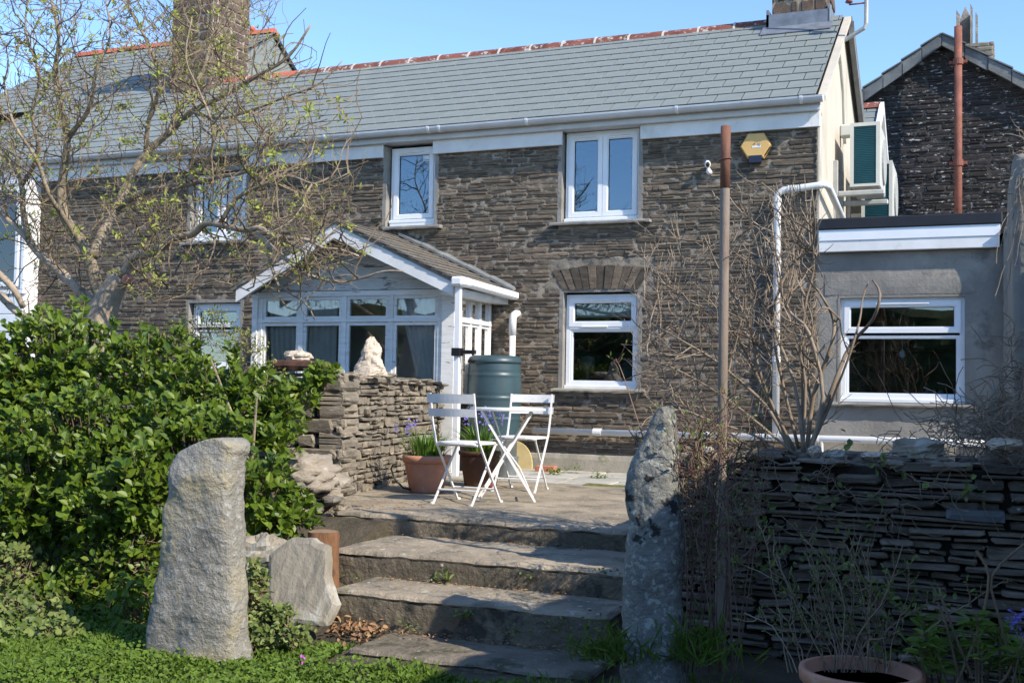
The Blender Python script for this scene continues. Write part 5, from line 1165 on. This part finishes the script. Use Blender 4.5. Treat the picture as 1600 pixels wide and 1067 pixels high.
# ---------------------------------------------------------------- glossy evergreen shrub
ev = thing('evergreen_shrub', 'large glossy green broadleaved shrub filling the left side below the tree', 'shrub', (-5.2, 6.0, -.4))
BL = [((90, 585), 6.5, 125, 105, .5), ((30, 660), 6.3, 110, 120, .5), ((230, 600), 6.6, 95, 85, .5), ((330, 630), 6.6, 100, 80, .5), ((400, 640), 6.7, 60, 60, .35), ((150, 700), 6.0, 150, 95, .6), ((300, 700), 6.2, 110, 80, .5),
      ((415, 770), 6.0, 45, 65, .3), ((440, 690), 6.6, 22, 40, .25), ((460, 800), 6.1, 38, 28, .25), ((60, 780), 5.7, 110, 80, .45), ((200, 790), 5.7, 90, 60, .4), ((462, 615), 7.3, 34, 34, .25), ((505, 585), 7.45, 26, 18, .15), ((440, 650), 6.9, 34, 36, .25), ((230, 760), 5.6, 45, 60, .3)]
rg = np.random.default_rng(5); C_, D_, S_ = [], [], []; tm = MB()
for (c, Y, rx, ry, rd) in BL:
    ce = PY(c[0], c[1], Y); s = 1750 / proj(ce)[2]; a, b = rx / s, ry / s; nsh = int(rx * ry * .025) + 10
    for _ in range(nsh):
        d = Vector((R.gauss(0, 1), R.gauss(-.35, 1), R.gauss(.25, 1))).normalized(); q = U(.55, 1.08) ** .5 if R.random() < .85 else U(.2, .7)
        lump = 1 + .48 * mn.noise(d * 2.6 + ce)
        p = ce + Vector((d.x * a, d.y * rd, d.z * b)) * q * lump
        if p.z < -.5: continue
        ax = (d * .8 + Vector((.15, -.2, .6))).normalized(); tm.tube([p - ax * .16, p], [.004, .0025], 3, False, R.random())
        for k in range(R.choice((6, 7, 8, 9))):
            an = k * 2.4 + U(-.3, .3); u = ax.cross(Vector((.3, .2, .9))).normalized(); v = ax.cross(u); sp = U(.5, 1.25)
            C_.append(p - ax * (.012 * k)); D_.append(ax * (1.1 - sp * .5) + (u * math.cos(an) + v * math.sin(an)) * sp); S_.append(U(.035, .088))
leafcloud('foliage', C_, D_, S_, M['camleaf'], ev, .62, .22, limit=300, seed=3)
build('shoots', tm, M['twig'], ev, kind='stuff')
for k in range(14):
    p = PY(U(60, 420), 930, 6.3 + U(-.3, .4)); p.z = -.4; q = PY(U(0, 460), U(560, 720), 6.4 + U(-.3, .3)); mid = p.lerp(q, .5) + Vector((U(-.2, .2), 0, U(-.1, .1))); build('stem', MB().tube(smooth_([p, mid, q]), [.02 - .0022 * j for j in range(7)], 6, r=R.random()), M['bark'], ev)
print('camellia leaves', len(C_))
# dark lower growth, ivy mound, trailing ivy
def patch(name, label, cat, blobs, dens, mat, smin, smax, asp, base, n=(3, 5), group=None, limit=0, upb=.5):
    t = thing(name, label, cat, base, group); C_, D_, S_ = [], [], []; tm = MB()
    for (c, Y, rx, ry, rd) in blobs:
        ce = PY(c[0], c[1], Y); s = 1750 / proj(ce)[2]; a, b = rx / s, ry / s
        for _ in range(int(rx * ry * dens)):
            d = Vector((R.gauss(0, 1), R.gauss(-.2, 1), R.gauss(.2, 1))).normalized(); p = ce + Vector((d.x * a, d.y * rd, d.z * b)) * U(.3, 1.1) ** .6
            tm.tube(wander(p, -d + Vector((0, 0, -.5)), .12, 2, .3), [.0025, .0025, .003], 3, False, R.random())
            for k in range(R.randint(*n)):
                C_.append(p + Vector((R.gauss(0, .02), R.gauss(0, .02), R.gauss(0, .02)))); D_.append(Vector((R.gauss(0, 1), R.gauss(-.2, 1), R.gauss(upb, .7)))); S_.append(U(smin, smax))
    leafcloud('leaves', C_, D_, S_, mat, t, asp, limit=limit, seed=len(C_)); build('stems', tm, M['twig'], t, kind='stuff'); return t
patch('undergrowth', 'dark shaded ivy and undergrowth beneath the glossy shrub', 'undergrowth', [((70, 870), 5.75, 150, 90, .3), ((190, 880), 5.65, 80, 110, .3), ((130, 960), 5.45, 150, 60, .3), ((235, 960), 5.3, 40, 60, .3), ((420, 860), 6.1, 60, 50, .2)], .045, M['camleaf'], .035, .07, .6, (-5, 6, -.5))
patch('ivy_mound', 'pale green ivy and dry stems mounded at the lower left corner', 'ivy', [((30, 975), 5.0, 85, 50, .3), ((20, 1030), 4.7, 110, 45, .3), ((80, 1010), 4.8, 50, 40, .2), ((20, 890), 5.3, 40, 40, .2)], .07, M['ivy'], .025, .055, .8, (-4.9, 4.9, -.5), limit=60)
patch('trailing_ivy', 'yellow green ivy trailing down between the standing stone and the slab', 'ivy', [((398, 940), 5.1, 14, 60, .1), ((410, 1000), 5.0, 30, 30, .15), ((430, 965), 5.1, 30, 20, .1), ((455, 990), 5.05, 30, 12, .1)], .11, M['ivy'], .02, .04, .85, (-3.5, 5.1, -.5))
patch('small_shrub', 'fine twiggy yellow green shrub in front of the porch window', 'shrub', [((330, 520), 7.6, 60, 40, .3), ((250, 530), 7.6, 50, 30, .3), ((385, 560), 7.5, 30, 50, .25), ((420, 600), 7.4, 20, 50, .2)], .05, M['bud'], .015, .04, .5, (-6, 7.6, .2))

# ---------------------------------------------------------------- bare woody shrub on the right
bs = thing('bare_shrub', 'large leafless shrub with crossing pale stems against the cottage and extension', 'shrub', (-.92, 6.45, .4))
STM = [([(1235, 720), (1180, 680), (1120, 660), (1060, 640), (1010, 650)], .012), ([(1240, 715), (1200, 640), (1150, 590), (1110, 560), (1060, 530), (1010, 500)], .016), ([(1250, 715), (1215, 650), (1170, 560), (1130, 500), (1080, 470), (1030, 440)], .014),
       ([(1250, 715), (1190, 600), (1165, 500), (1130, 430), (1100, 370)], .014), ([(1255, 715), (1215, 560), (1205, 480), (1185, 400), (1170, 330)], .014), ([(1258, 712), (1240, 600), (1210, 500), (1230, 420), (1275, 380), (1270, 300)], .016),
       ([(1262, 712), (1285, 620), (1265, 520), (1240, 490), (1215, 440), (1205, 350)], .018), ([(1262, 712), (1300, 600), (1330, 540), (1360, 500), (1372, 460), (1366, 438)], .02), ([(1265, 712), (1290, 640), (1325, 560), (1345, 500), (1350, 470), (1355, 440)], .012),
       ([(1258, 712), (1270, 620), (1300, 540), (1303, 500), (1290, 470), (1275, 450)], .02), ([(1256, 712), (1262, 600), (1250, 540), (1285, 480), (1310, 500)], .014), ([(1245, 715), (1160, 640), (1100, 600), (1040, 570), (1005, 560)], .011),
       ([(1250, 715), (1255, 500), (1272, 420), (1268, 340), (1270, 295)], .012), ([(1240, 715), (1100, 680), (1040, 600), (1020, 520), (1010, 470)], .01), ([(1255, 715), (1265, 640), (1245, 400), (1240, 330)], .01), ([(1250, 715), (1170, 700), (1100, 640), (1085, 560), (1050, 480)], .012)]
t1, t2, t3, tips = MB(), MB(), MB(), []
def lim2(q): x, y, w = proj(q); return 985 < x < 1345 and 290 < y < 730 and not (x > 1290 and y < 520)
for i, (l, r) in enumerate(STM):
    Yd = 6.45 + U(-.12, .12); pts = smooth_([PY(x + U(-4, 4), y, Yd + (k * U(-.05, .06))) for k, (x, y) in enumerate(l)]); k = len(pts)
    b = MB(); b.tube(pts, [r * .72 * (1 - .6 * j / (k - 1)) * (1 + .15 * mn.noise(Vector((j * 1.3, i, 2)))) for j in range(k)], 8, r=R.random()); build('stem', b, M['paletwig'], bs, smooth=True)
    for _ in range(int(sum((a - c).length for a, c in zip(pts, pts[1:])) * (11 if i not in (7, 8, 9) else 4))):
        t = U(.2, 1) * (k - 1); j = min(int(t), k - 2); q = pts[j].lerp(pts[j + 1], t - j); d = (pts[j + 1] - pts[j]).normalized()
        rv = Vector((R.gauss(0, 1), R.gauss(0, .9), R.gauss(.2, 1))); rv = (rv - d * rv.dot(d)).normalized(); dd = d * .6 + rv * .8; L = U(.15, .55)
        if not lim2(q + dd * L * .7): continue
        grow([t1, t2, t3], tips, wander(q, dd, L, 6, .13, .06), .0055, .0018, 0, [(9, .2, .14, .08, .7), (6, .08, .14, .1, .7)], lim2)
for m, nm in ((t1, 'branchlets'), (t2, 'twigs'), (t3, 'fine_twigs')): build(nm, m, M['paletwig'], bs, kind='stuff')
C_ = [p for p, d in tips if proj(p)[1] > 600 and 1150 < proj(p)[0] < 1280]; C_ = C_ * 3
leafcloud('scrappy_leaves', [c + Vector((R.gauss(0, .03), R.gauss(0, .03), R.gauss(0, .03))) for c in C_], [Vector((R.gauss(0, 1), R.gauss(0, 1), R.gauss(0, 1))) for _ in C_], [U(.02, .04) for _ in C_], M['ivy'], bs, .5)
# thin saplings in front
sp = thing('thin_saplings', 'thin dark thorny saplings growing up in front of the right standing stone', 'saplings', (-1.3, 5.3, -.55))
t1, t2, tips = MB(), MB(), []
def lim3(q): x, y, w = proj(q); return 990 < x < 1200 and 600 < y < 1050
for i in range(22):
    x0 = U(1045, 1165); x1 = x0 + U(-95, 75); Yd = 5.35 + U(-.2, .45); top = U(600, 760)
    pts = smooth_([PY(x0, 1050, Yd), PY(x0 + (x1 - x0) * .3 + U(-6, 6), 900, Yd), PY(x0 + (x1 - x0) * .6 + U(-8, 8), 780, Yd), PY(x1, top, Yd)]); k = len(pts)
    grow([t1, t2], tips, pts, .0045, .0018, 0, [(16, .18, .22, .08, 1.0), (8, .06, .2, .1, .9)], lim3)
for l in ([(1105, 1000), (1060, 850), (1010, 700), (975, 590), (962, 560)], [(1050, 870), (1000, 780), (985, 760)], [(1120, 780), (1090, 690), (1130, 640), (1170, 560)], [(975, 660), (995, 690), (1040, 760)], [(1160, 690), (1125, 800), (1120, 1000)]):
    grow([t1, t2], tips, smooth_([PY(x, y, 5.25) for x, y in l]), .005, .002, 0, [(5, .08, .2, .08, .9)], None)
build('stems', t1, M['twigred'], sp, kind='stuff'); build('side_twigs', t2, M['twigred'], sp, kind='stuff')
leafcloud('leaves', [p for p, d in tips], [d + Vector((R.gauss(0, .5), 0, R.gauss(0, .5))) for p, d in tips], [U(.012, .032) for _ in tips], M['ivy'], sp, .45)

# creeper on the dark wall, bramble on the wall end
cp = thing('wall_creeper', 'bare pale creeper stems with a few ivy leaves clinging to the dark right wall', 'creeper', (-.6, 6.05, .3))
C_ = []
for i in range(95):
    p = PY(U(1150, 1600) if i % 3 else U(1200, 1420), U(700, 860), 6.05); m = MB(); L = U(.08, .42); d = Vector((R.gauss(0, 1), 0, R.gauss(-.2, .6))); pts = [p]
    for k in range(7):
        d = Vector((d.x + R.gauss(0, .5), 0, d.z + R.gauss(0, .5))).normalized(); pts.append(pts[-1] + d * L / 7); pts[-1].y = 6.065 + U(-.02, .01)
    m.tube(pts, [.0026 - .0002 * k for k in range(8)], 4, r=R.random()); build('creeper_stem', m, M['paletwig'], cp)
    if R.random() < .35: C_ += [pts[-1] + Vector((R.gauss(0, .02), -.02, R.gauss(0, .02))) for _ in range(3)]
leafcloud('leaves', C_, [Vector((R.gauss(0, 1), -.4, R.gauss(0, 1))) for _ in C_], [U(.02, .05) for _ in C_], M['ivy'], cp, .8)
br = thing('dead_bramble', 'tangle of dead brown bramble stems on the wall top at the right edge', 'bramble', (.3, 6.6, .5))
m = MB()
for i in range(420):
    p = PY(1600 - abs(R.gauss(0, 75)), U(625, 712), 6.7 + U(-.5, .3)); 
    if proj(p)[1] < 640 and proj(p)[0] < 1555: continue
    m.tube(wander(p, (R.gauss(0, 1), R.gauss(0, .6), R.gauss(.15, .6)), U(.08, .35), 5, .35), .0028, 3, False, R.random())
build('stems', m, M['paletwig'], br, kind='stuff')
br2 = thing('dead_bramble', 'dead bramble and twigs spilling over the top of the rendered wall end', 'bramble', (.5, 8.4, 2.5))
m = MB()
for i in range(260):
    p = Vector((.3 + abs(R.gauss(0, .22)), 8.35 + U(-.1, .5), 2.52 + R.gauss(0, .1))); m.tube(wander(p, (R.gauss(-.3, 1), R.gauss(-.3, .6), R.gauss(-.1, .5)), U(.06, .22), 5, .35), .003, 3, False, R.random())
for i in range(12):
    m.tube(wander((.27 + U(0, .08), 8.36, 2.4), (U(-.12, .2), U(-.1, 0), -1), U(.3, 1.2), 9, .12), .003, 4, False, R.random())
for i in range(60):
    p = Vector((.24 + U(-.03, .1), 8.36, U(.6, 1.3))); m.tube(wander(p, (R.gauss(-.3, 1), R.gauss(-.3, .4), R.gauss(0, .7)), U(.1, .4), 5, .4), .004, 3, False, R.random())
build('stems', m, M['paletwig'], br2, kind='stuff')

# ---------------------------------------------------------------- pots and plants on the patio
def pot(name, label, c, r, h, mat, rim=.035, grp=None):
    t = thing(name, label, 'plant pot', c); c = Vector(c)
    build('pot_body', MB().lathe([(r * .66, 0), (r * .7, .01), (r * .9, h * .72), (r * .93, h * .8), (r * .93, h - .002), (r * .85, h - .004), (r * .8, h * .5)], c, 36), mat, t, smooth=True)
    build('rim', MB().lathe([(r * .93, h - rim), (r, h - rim), (r * 1.02, h - rim * .4), (r * 1.0, h), (r * .88, h), (r * .86, h - rim)], c, 36), mat, t, smooth=True)
    build('soil', MB().lathe([(.01, h - .035), (r * .86, h - .04)], c, 24), M['soil'], t)
    return t
bp = PZ(656, 770); s_ = 1750 / proj(bp)[2]
pot('terracotta_pot', 'large terracotta pot with strap leaved bluebells at the foot of the dry wall', (bp.x, bp.y + .12, 0), .205, .31, M['terra'], .06)
c2 = PZ(728, 765); pot('brown_pot', 'dark brown plant pot in shade behind the left chair', (c2.x - .03, c2.y + .35, 0), .19, .32, M['brownpot'])
c3 = PZ(754, 762); pot('red_pot', 'small dark red pot under the bistro table', (c3.x, c3.y + .1, 0), .115, .17, M['redpot'])
def strap(name, label, c, r, h, n, mat, flowers=0, cat='plant', fl='purple', spread=1.):
    t = thing(name, label, cat, c); c = Vector(c); Vq = []; rn = []
    for i in range(n):
        a = U(0, 6.28); q = c + Vector((math.cos(a), math.sin(a), 0)) * U(0, r); d = Vector((math.cos(a), math.sin(a), 0)); L = h * U(.6, 1.2); w = U(.006, .011); s = d.cross(Vector((0, 0, 1))); out = U(.2, .9) * spread
        pr = None; r_ = R.random()
        for k in range(5):
            u = k / 4; p = q + d * out * L * u * u + Vector((0, 0, L * (u - .35 * u * u * out))); ww = w * (1 - u ** 2 * .9)
            if pr: Vq += [pr[0] - s * pr[1], pr[0] + s * pr[1], p + s * ww, p - s * ww]; rn.append(r_)
            pr = (p, ww)
    npmesh('leaves', np.array([tuple(v) for v in Vq]), 4, mat, np.array(rn), t)
    if flowers:
        C_, D_, m = [], [], MB()
        for i in range(flowers):
            a = U(0, 6.28); q = c + Vector((math.cos(a), math.sin(a), 0)) * U(0, r * 1.3); e = q + Vector((math.cos(a) * .1, math.sin(a) * .1, h * U(1., 1.5))); m.tube([q, q.lerp(e, .6) + Vector((0, 0, .03)), e], .0025, 4)
            for k in range(14): C_.append(e + Vector((R.gauss(0, .015), R.gauss(0, .015), -U(0, .09)))); D_.append(Vector((R.gauss(0, 1), R.gauss(0, 1), R.gauss(-.4, .5))))
        build('flower_stems', m, M['blade'], t, kind='stuff'); leafcloud('petals', C_, D_, [U(.014, .028) for _ in C_], M[fl], t, .6)
    return t
strap('strap_leaf_plant', 'bright green strap leaves with few blue flowers in the large terracotta pot', (bp.x, bp.y + .12, .27), .16, .24, 230, M['blade'], 5)
strap('bluebell_plant', 'purple flowered bluebells rising behind the left chair', (c2.x - .03, c2.y + .35, .28), .13, .3, 130, M['blade'], 14)
strap('strap_leaf_plant', 'dull green strap leaved plant in the small red pot', (c3.x, c3.y + .1, .14), .08, .26, 90, M['blade'])
tag(build('hose_loop', MB().tube([PZ(641, 770) + Vector((0, .1, .01))] + [PY(x, y, 8.3) for x, y in ((630, 762), (617, 748), (611, 732), (614, 726), (620, 724))], .008, 8), M['black'], loc=PZ(630, 770), smooth=True), 'dark curved handle loop beside the large terracotta pot', 'handle')
z1 = PZ(786, 746); tag(build('zinc_bucket', MB().lathe([(.085, 0), (.09, .01), (.115, .2), (.12, .205), (.11, .2), (.08, .03)], (z1.x, z1.y + .1, 0), 24), M['zinc'], loc=(z1.x, z1.y + .1, 0), smooth=True), 'grey zinc bucket by the foot of the water butt', 'bucket')
yc = PZ(812, 733); m = MB(); nn = 20; ang = .5
m.prism([(yc.x - .12 + .26 * math.cos(math.pi * k / (2 * nn) * 1.0), 0.005 + .3 * math.sin(math.pi * k / (2 * nn))) for k in range(nn + 1)] + [(yc.x - .12, .005)], 1, yc.y + .0, yc.y + .03); m.V = [(x, y + z * .3, z) for x, y, z in m.V]
tag(build('yellow_board', m, M['yellow'], loc=yc), 'pale yellow rounded board leaning behind the bistro table', 'board')
bk = PZ(840, 740); tag(build('brick', MB().bbox(bk.x - .11, bk.x + .11, bk.y + .2, bk.y + .3, .0, .07, .006), M['brick'], loc=bk), 'red brick lying on the paving behind the right chair', 'brick')
def weed(name, label, px, py, Y, r, n, mat, sm=(.02, .05), asp=.4, cat='weed', up=.5):
    p = PY(px, py, Y); t = thing(name, label, cat, p); C_ = [p + Vector((R.gauss(0, r * .5), R.gauss(0, r * .3), abs(R.gauss(0, r * .35)))) for _ in range(n)]
    leafcloud('leaves', C_, [Vector((R.gauss(0, 1), R.gauss(-.2, 1), R.gauss(up, .6))) for _ in C_], [U(*sm) for _ in C_], M[mat], t, asp, seed=int(px)); return t
weed('dandelion', 'small dandelion plant growing at the foot of a dark step riser', 694, 912, 6.07, .07, 22, 'ivy', (.03, .07)); weed('weed', 'yellow green weed clump on the lowest riser', 722, 965, 5.58, .07, 60, 'ivy', (.012, .03), .7)
weed('weed', 'tiny green sprig at the left end of the third step', 540, 925, 5.7, .035, 14, 'bud', (.015, .03), .7)
weed('weed', 'green weeds in the paving joint near the brick', 868, 740, 11.0, .08, 60, 'grass', (.02, .05)); weed('weed', 'low green weeds sprouting between paving slabs near the wall', 935, 748, 10.7, .1, 70, 'grass', (.02, .04))
weed('weed', 'sparse green weeds at the joint left of the pot stand', 900, 735, 11.3, .1, 30, 'grass', (.015, .035)); weed('weed', 'weeds around the far table feet', 772, 755, 10.1, .1, 50, 'grass', (.02, .05))
tag(build('moss_strip', roughbox(-3.35, -2.3, 9.88, 10.02, -.02, .012, .03, .008, .01, 3), M['moss'], loc=(-2.8, 9.95, 0)), 'line of yellow green moss along the paving joint', 'moss', kind='stuff')
t = thing('dandelion_flower', 'small pale seed head on a thin stalk above the second step weed', 'flower', PY(692, 900, 6.0)); q = PY(690, 883, 6.0); build('stalk', MB().tube([PY(694, 905, 6.0), q], .0018, 4), M['ivy'], t); build('seed_head', blob(q, .012, .012, .01, .1, 4, 1, 8, 6), M['boulder'], t)
for k in range(7):
    y = (992, 990, 985, 1000, 995, 930, 845)[k]

# fallen leaves, grass
C_, D_, S_ = [], [], []
for _ in range(330):
    p = PZ(R.gauss(560, 22), R.gauss(982, 9), -.5) + Vector((0, 0, abs(R.gauss(0, .035)))); C_.append(p); D_.append(Vector((R.gauss(0, 1), R.gauss(0, 1), R.gauss(0, .5)))); S_.append(U(.02, .05))
leafcloud('dead_leaves', C_, D_, S_, M['dead'], None, .5, loc=(-3.1, 5.2, -.5), limit=0)
tag(bpy.data.objects['dead_leaves'], 'heap of curled brown dead leaves at the foot of the steps', 'dead leaves')
def scatter_litter(n, x0, x1, y0, y1, z, sg):
    C_ = [Vector((U(x0, x1), U(y0, y1), z + U(0, .01))) for _ in range(n)]; return C_
C_ = scatter_litter(140, -3.6, -1.8, 6.78, 6.88, -.13, 1) + scatter_litter(140, -3.4, -1.8, 6.04, 6.12, -.285, 1) + scatter_litter(180, -3.1, -1.8, 5.5, 5.66, -.48, 1) + scatter_litter(120, -4.4, -3.6, 6.9, 7.7, .0, 1)
leafcloud('step_litter', C_, [Vector((R.gauss(0, 1), R.gauss(0, 1), R.gauss(0, .2))) for _ in C_], [U(.01, .03) for _ in C_], M['dead'], None, .4, loc=(-2.6, 6.2, -.3)); tag(bpy.data.objects['step_litter'], 'scattered dead leaf bits along the backs of the step treads', 'litter')
rg = np.random.default_rng(11)
n = 60000; X = rg.uniform(-5.4, 1.2, n); Yy = rg.uniform(3.6, 5.35, n)
keep = ~((X > -3.1) & (X < -1.6) & (Yy > 5.05 + .1 * np.sin(X * 9))); keep &= (rg.random(n) < np.where(X < -2.9, 1., np.where(Yy < 4.95 + .12 * np.sin(X * 5), .75, .3)))
X, Yy = X[keep], Yy[keep]; Z = np.array([gh(a, b) for a, b in zip(X, Yy)]); n = len(X)
hgt = rg.uniform(.02, .055, n) * (1 + .5 * np.sin(X * 7) * np.sin(Yy * 8)) * np.where(X > -1.9, 1.6, 1); an = rg.uniform(0, 6.28, n); dr = np.stack([np.cos(an), np.sin(an), np.zeros(n)], 1)
P0 = np.stack([X, Yy, Z - .005], 1); w = rg.uniform(.003, .009, n)[:, None] * np.where(X < -1.9, 1.6, .8)[:, None]; lean = rg.normal(0, .6, (n, 2)) * hgt[:, None]
M1 = P0 + np.stack([lean[:, 0] * .4, lean[:, 1] * .4, hgt * .6], 1); T1 = P0 + np.stack([lean[:, 0], lean[:, 1], hgt], 1)
V = np.stack([P0, M1 - dr * w, T1, M1 + dr * w], 1)
o = npmesh('grass', V.reshape(-1, 3), 4, M['grass'], rg.random(n), None, (-2, 4.5, -.54)); 
n2 = 9000; xx = rg.uniform(-5.2, -1.9, n2); yy = rg.uniform(3.9, 5.2, n2); ok = ~((xx > -3.05) & (yy > 4.9)); xx, yy = xx[ok], yy[ok]
zz = np.array([gh(a, b) for a, b in zip(xx, yy)]) + rg.uniform(.015, .06, len(xx)) * (1 + .5 * np.sin(xx * 6))
leafcloud('clover', np.stack([xx, yy, zz], 1), np.stack([rg.normal(0, 1, len(xx)), rg.normal(0, 1, len(xx)), rg.normal(.1, .4, len(xx))], 1), rg.uniform(.012, .03, len(xx)), M['grass'], None, .75, loc=(-3.4, 4.6, -.5), seed=21)
C_ = []; 
for (px, py) in ((478, 992), (470, 1027)): C_ += [PZ(px, py, -.46) + Vector((R.gauss(0, .006), 0, R.gauss(0, .006))) for _ in range(8)]
leafcloud('pink_flowers', C_, [Vector((R.gauss(0, 1), R.gauss(0, 1), R.gauss(0, 1))) for _ in C_], [.02] * len(C_), M['pink'], None, .7, loc=(-3.2, 4.9, -.46)); tag(bpy.data.objects['pink_flowers'], 'two tiny magenta flowers in the ground cover by the slab', 'flowers')

# ---------------------------------------------------------------- bottom right planting
pr_ = PY(1344, 1062, 4.55); pt = thing('terracotta_bowl', 'wide terracotta bowl cut by the bottom edge in front of the dark wall', 'plant pot', (pr_.x, 4.55, -.6)); cc = (pr_.x, 4.6, -.6); rr = .235
zt = pr_.z + .6 + .03
build('bowl', MB().lathe([(rr * .6, 0), (rr * .9, zt * .7), (rr * .95, zt - .05), (rr * .86, zt - .05)], cc, 40), M['terra'], pt, smooth=True); build('rim', MB().lathe([(rr * .95, zt - .05), (rr, zt - .045), (rr * 1.01, zt - .01), (rr, zt), (rr * .9, zt), (rr * .86, zt - .08)], cc, 40), M['terra'], pt, smooth=True)
build('soil', MB().lathe([(.01, zt - .05), (rr * .88, zt - .06)], cc, 24), M['soil'], pt)
hb = thing('straggly_herb', 'straggly grey green herb with thin stems growing out of the terracotta bowl', 'plant', (pr_.x - .2, 4.7, -.4)); t1, t2, tips = MB(), MB(), []
for i in range(34):
    p = PY(U(1230, 1400), 1050, 4.7); q = wander(p, (U(-.6, .35), U(-.1, .3), 1), U(.2, .62), 7, .14); grow([t1, t2], tips, q, .003, .0018, 0, [(16, .07, .2, .12, .8)], None)
build('stems', t1, M['paletwig'], hb, kind='stuff'); build('sprigs', t2, M['twig'], hb, kind='stuff')
leafcloud('leaves', [p for p, d in tips for _ in range(2)], [d + Vector((R.gauss(0, .6), R.gauss(0, .6), R.gauss(.2, .5))) for p, d in tips for _ in range(2)], [U(.015, .035) for p in tips for _ in range(2)], M['ivy'], hb, .3)
pn = thing('leafy_perennial', 'fresh green perennial with pointed leaf rosettes at the lower right corner', 'plant', (-.05, 4.7, -.5)); C_, D_, S_ = [], [], []; tm = MB()
for i in range(36):
    e = PY(R.gauss(1510, 55), R.gauss(1005, 35), 4.65 + U(-.15, .25)); b_ = Vector((e.x * .6 + .0, e.y + .1, -.55)); tm.tube(smooth_([b_, b_.lerp(e, .5) + Vector((U(-.03, .03), 0, .03)), e]), .004, 4, False, R.random())
    for k in range(11): an = k * 2.4; C_.append(e - Vector((0, 0, .006 * k))); D_.append(Vector((math.cos(an), math.sin(an), U(-.2, .7)))); S_.append(U(.05, .085))
leafcloud('leaves', C_, D_, S_, M['grass'], pn, .28, seed=9, limit=60); build('stems', tm, M['twigred'], pn, kind='stuff')
for i, l in enumerate(([(1600, 1000), (1570, 1060), (1540, 1080)], [(1495, 1067), (1530, 980), (1545, 900), (1525, 860)], [(1590, 1067), (1560, 960), (1550, 900), (1600, 850)], [(1500, 1067), (1480, 980), (1465, 940)], [(1470, 930), (1490, 985), (1520, 1060)])):
    build('dry_stem', MB().tube(smooth_([PY(x, y, 4.6) for x, y in l]), .005, 6, r=R.random()), M['twig'], pn)
e = PY(1588, 968, 4.6); tf = thing('purple_flower', 'violet blue flower head at the right edge beside green leaves', 'flower', e); C_ = [e + Vector((R.gauss(0, .016), R.gauss(0, .012), R.gauss(0, .022))) for _ in range(60)]
leafcloud('petals', C_, [Vector((R.gauss(0, 1), R.gauss(0, 1), R.gauss(0, 1))) for _ in C_], [U(.01, .022) for _ in C_], M['purple'], tf, .6); build('stalk', MB().tube([e, e + Vector((.02, 0, -.4))], .003, 4), M['blade'], tf)
weed('ivy_sprigs', 'ivy leaves hanging on the dark wall above the bowl', 1420, 960, 5.9, .25, 60, 'ivy', (.02, .05), .8, 'ivy'); weed('grass_tuft', 'dark green grass tuft at the foot of the right standing stone', 1090, 1040, 5.1, .2, 260, 'grass', (.05, .13), .1, 'grass', 1.4); weed('grass_tuft', 'green grass tuft between the steps and the shaded stone', 950, 1040, 5.0, .16, 220, 'grass', (.05, .12), .1, 'grass', 1.4)

# small growth and debris along the step joints
for k, (px, py, Y, n_) in enumerate(((600, 842, 6.83, 10), (560, 908, 6.05, 14), (820, 905, 6.06, 16), (640, 985, 5.6, 26), (800, 990, 5.6, 30), (880, 985, 5.6, 40), (950, 900, 6.1, 30), (930, 985, 5.55, 46), (545, 845, 6.8, 12))):
    weed('weed', ('tiny seedlings in the top riser crack', 'small weeds at the left back of the second tread', 'small weeds in the middle back of the second tread', 'low weeds left on the lowest riser', 'low weeds in the middle of the lowest riser', 'weedy patch right of centre on the lowest riser', 'weeds at the right end of the second tread beside the shaded stone', 'dense weeds at the right end of the lowest riser', 'seedlings at the left end of the top riser')[k], px, py, Y, .06 + .001 * n_, n_, 'ivy', (.01, .03), .6)
# unseen hedge added behind the viewer to darken the reflections in the windows
hg = MB(); V = []; nxh, nzh = 60, 16
for j in range(nzh + 1):
    for i in range(nxh + 1):
        x = -24 + 48 * i / nxh; t = j / nzh; z = -.6 + 3.9 * t; p = Vector((x * .5, 0, z * .8)); V.append((x, -9 + 1.2 * mn.noise(p) + .5 * mn.noise(p * 3) - 1.5 * max(0, t - .6), z + .5 * mn.noise(Vector((x * .6, 3, 1))) * t))
hg.add(V, [(j * (nxh + 1) + i, (j + 1) * (nxh + 1) + i, (j + 1) * (nxh + 1) + i + 1, j * (nxh + 1) + i + 1) for j in range(nzh) for i in range(nxh)])
hd = pmat('hedge foliage', [(.05, .07, .025)], ns=3, nv=.7, bump=1, bs=12, bd=.1)
tag(build('reflection_hedge', hg, hd, loc=(0, -9, -.6)), 'tall dark unseen hedge added to darken the window reflections', 'hedge')
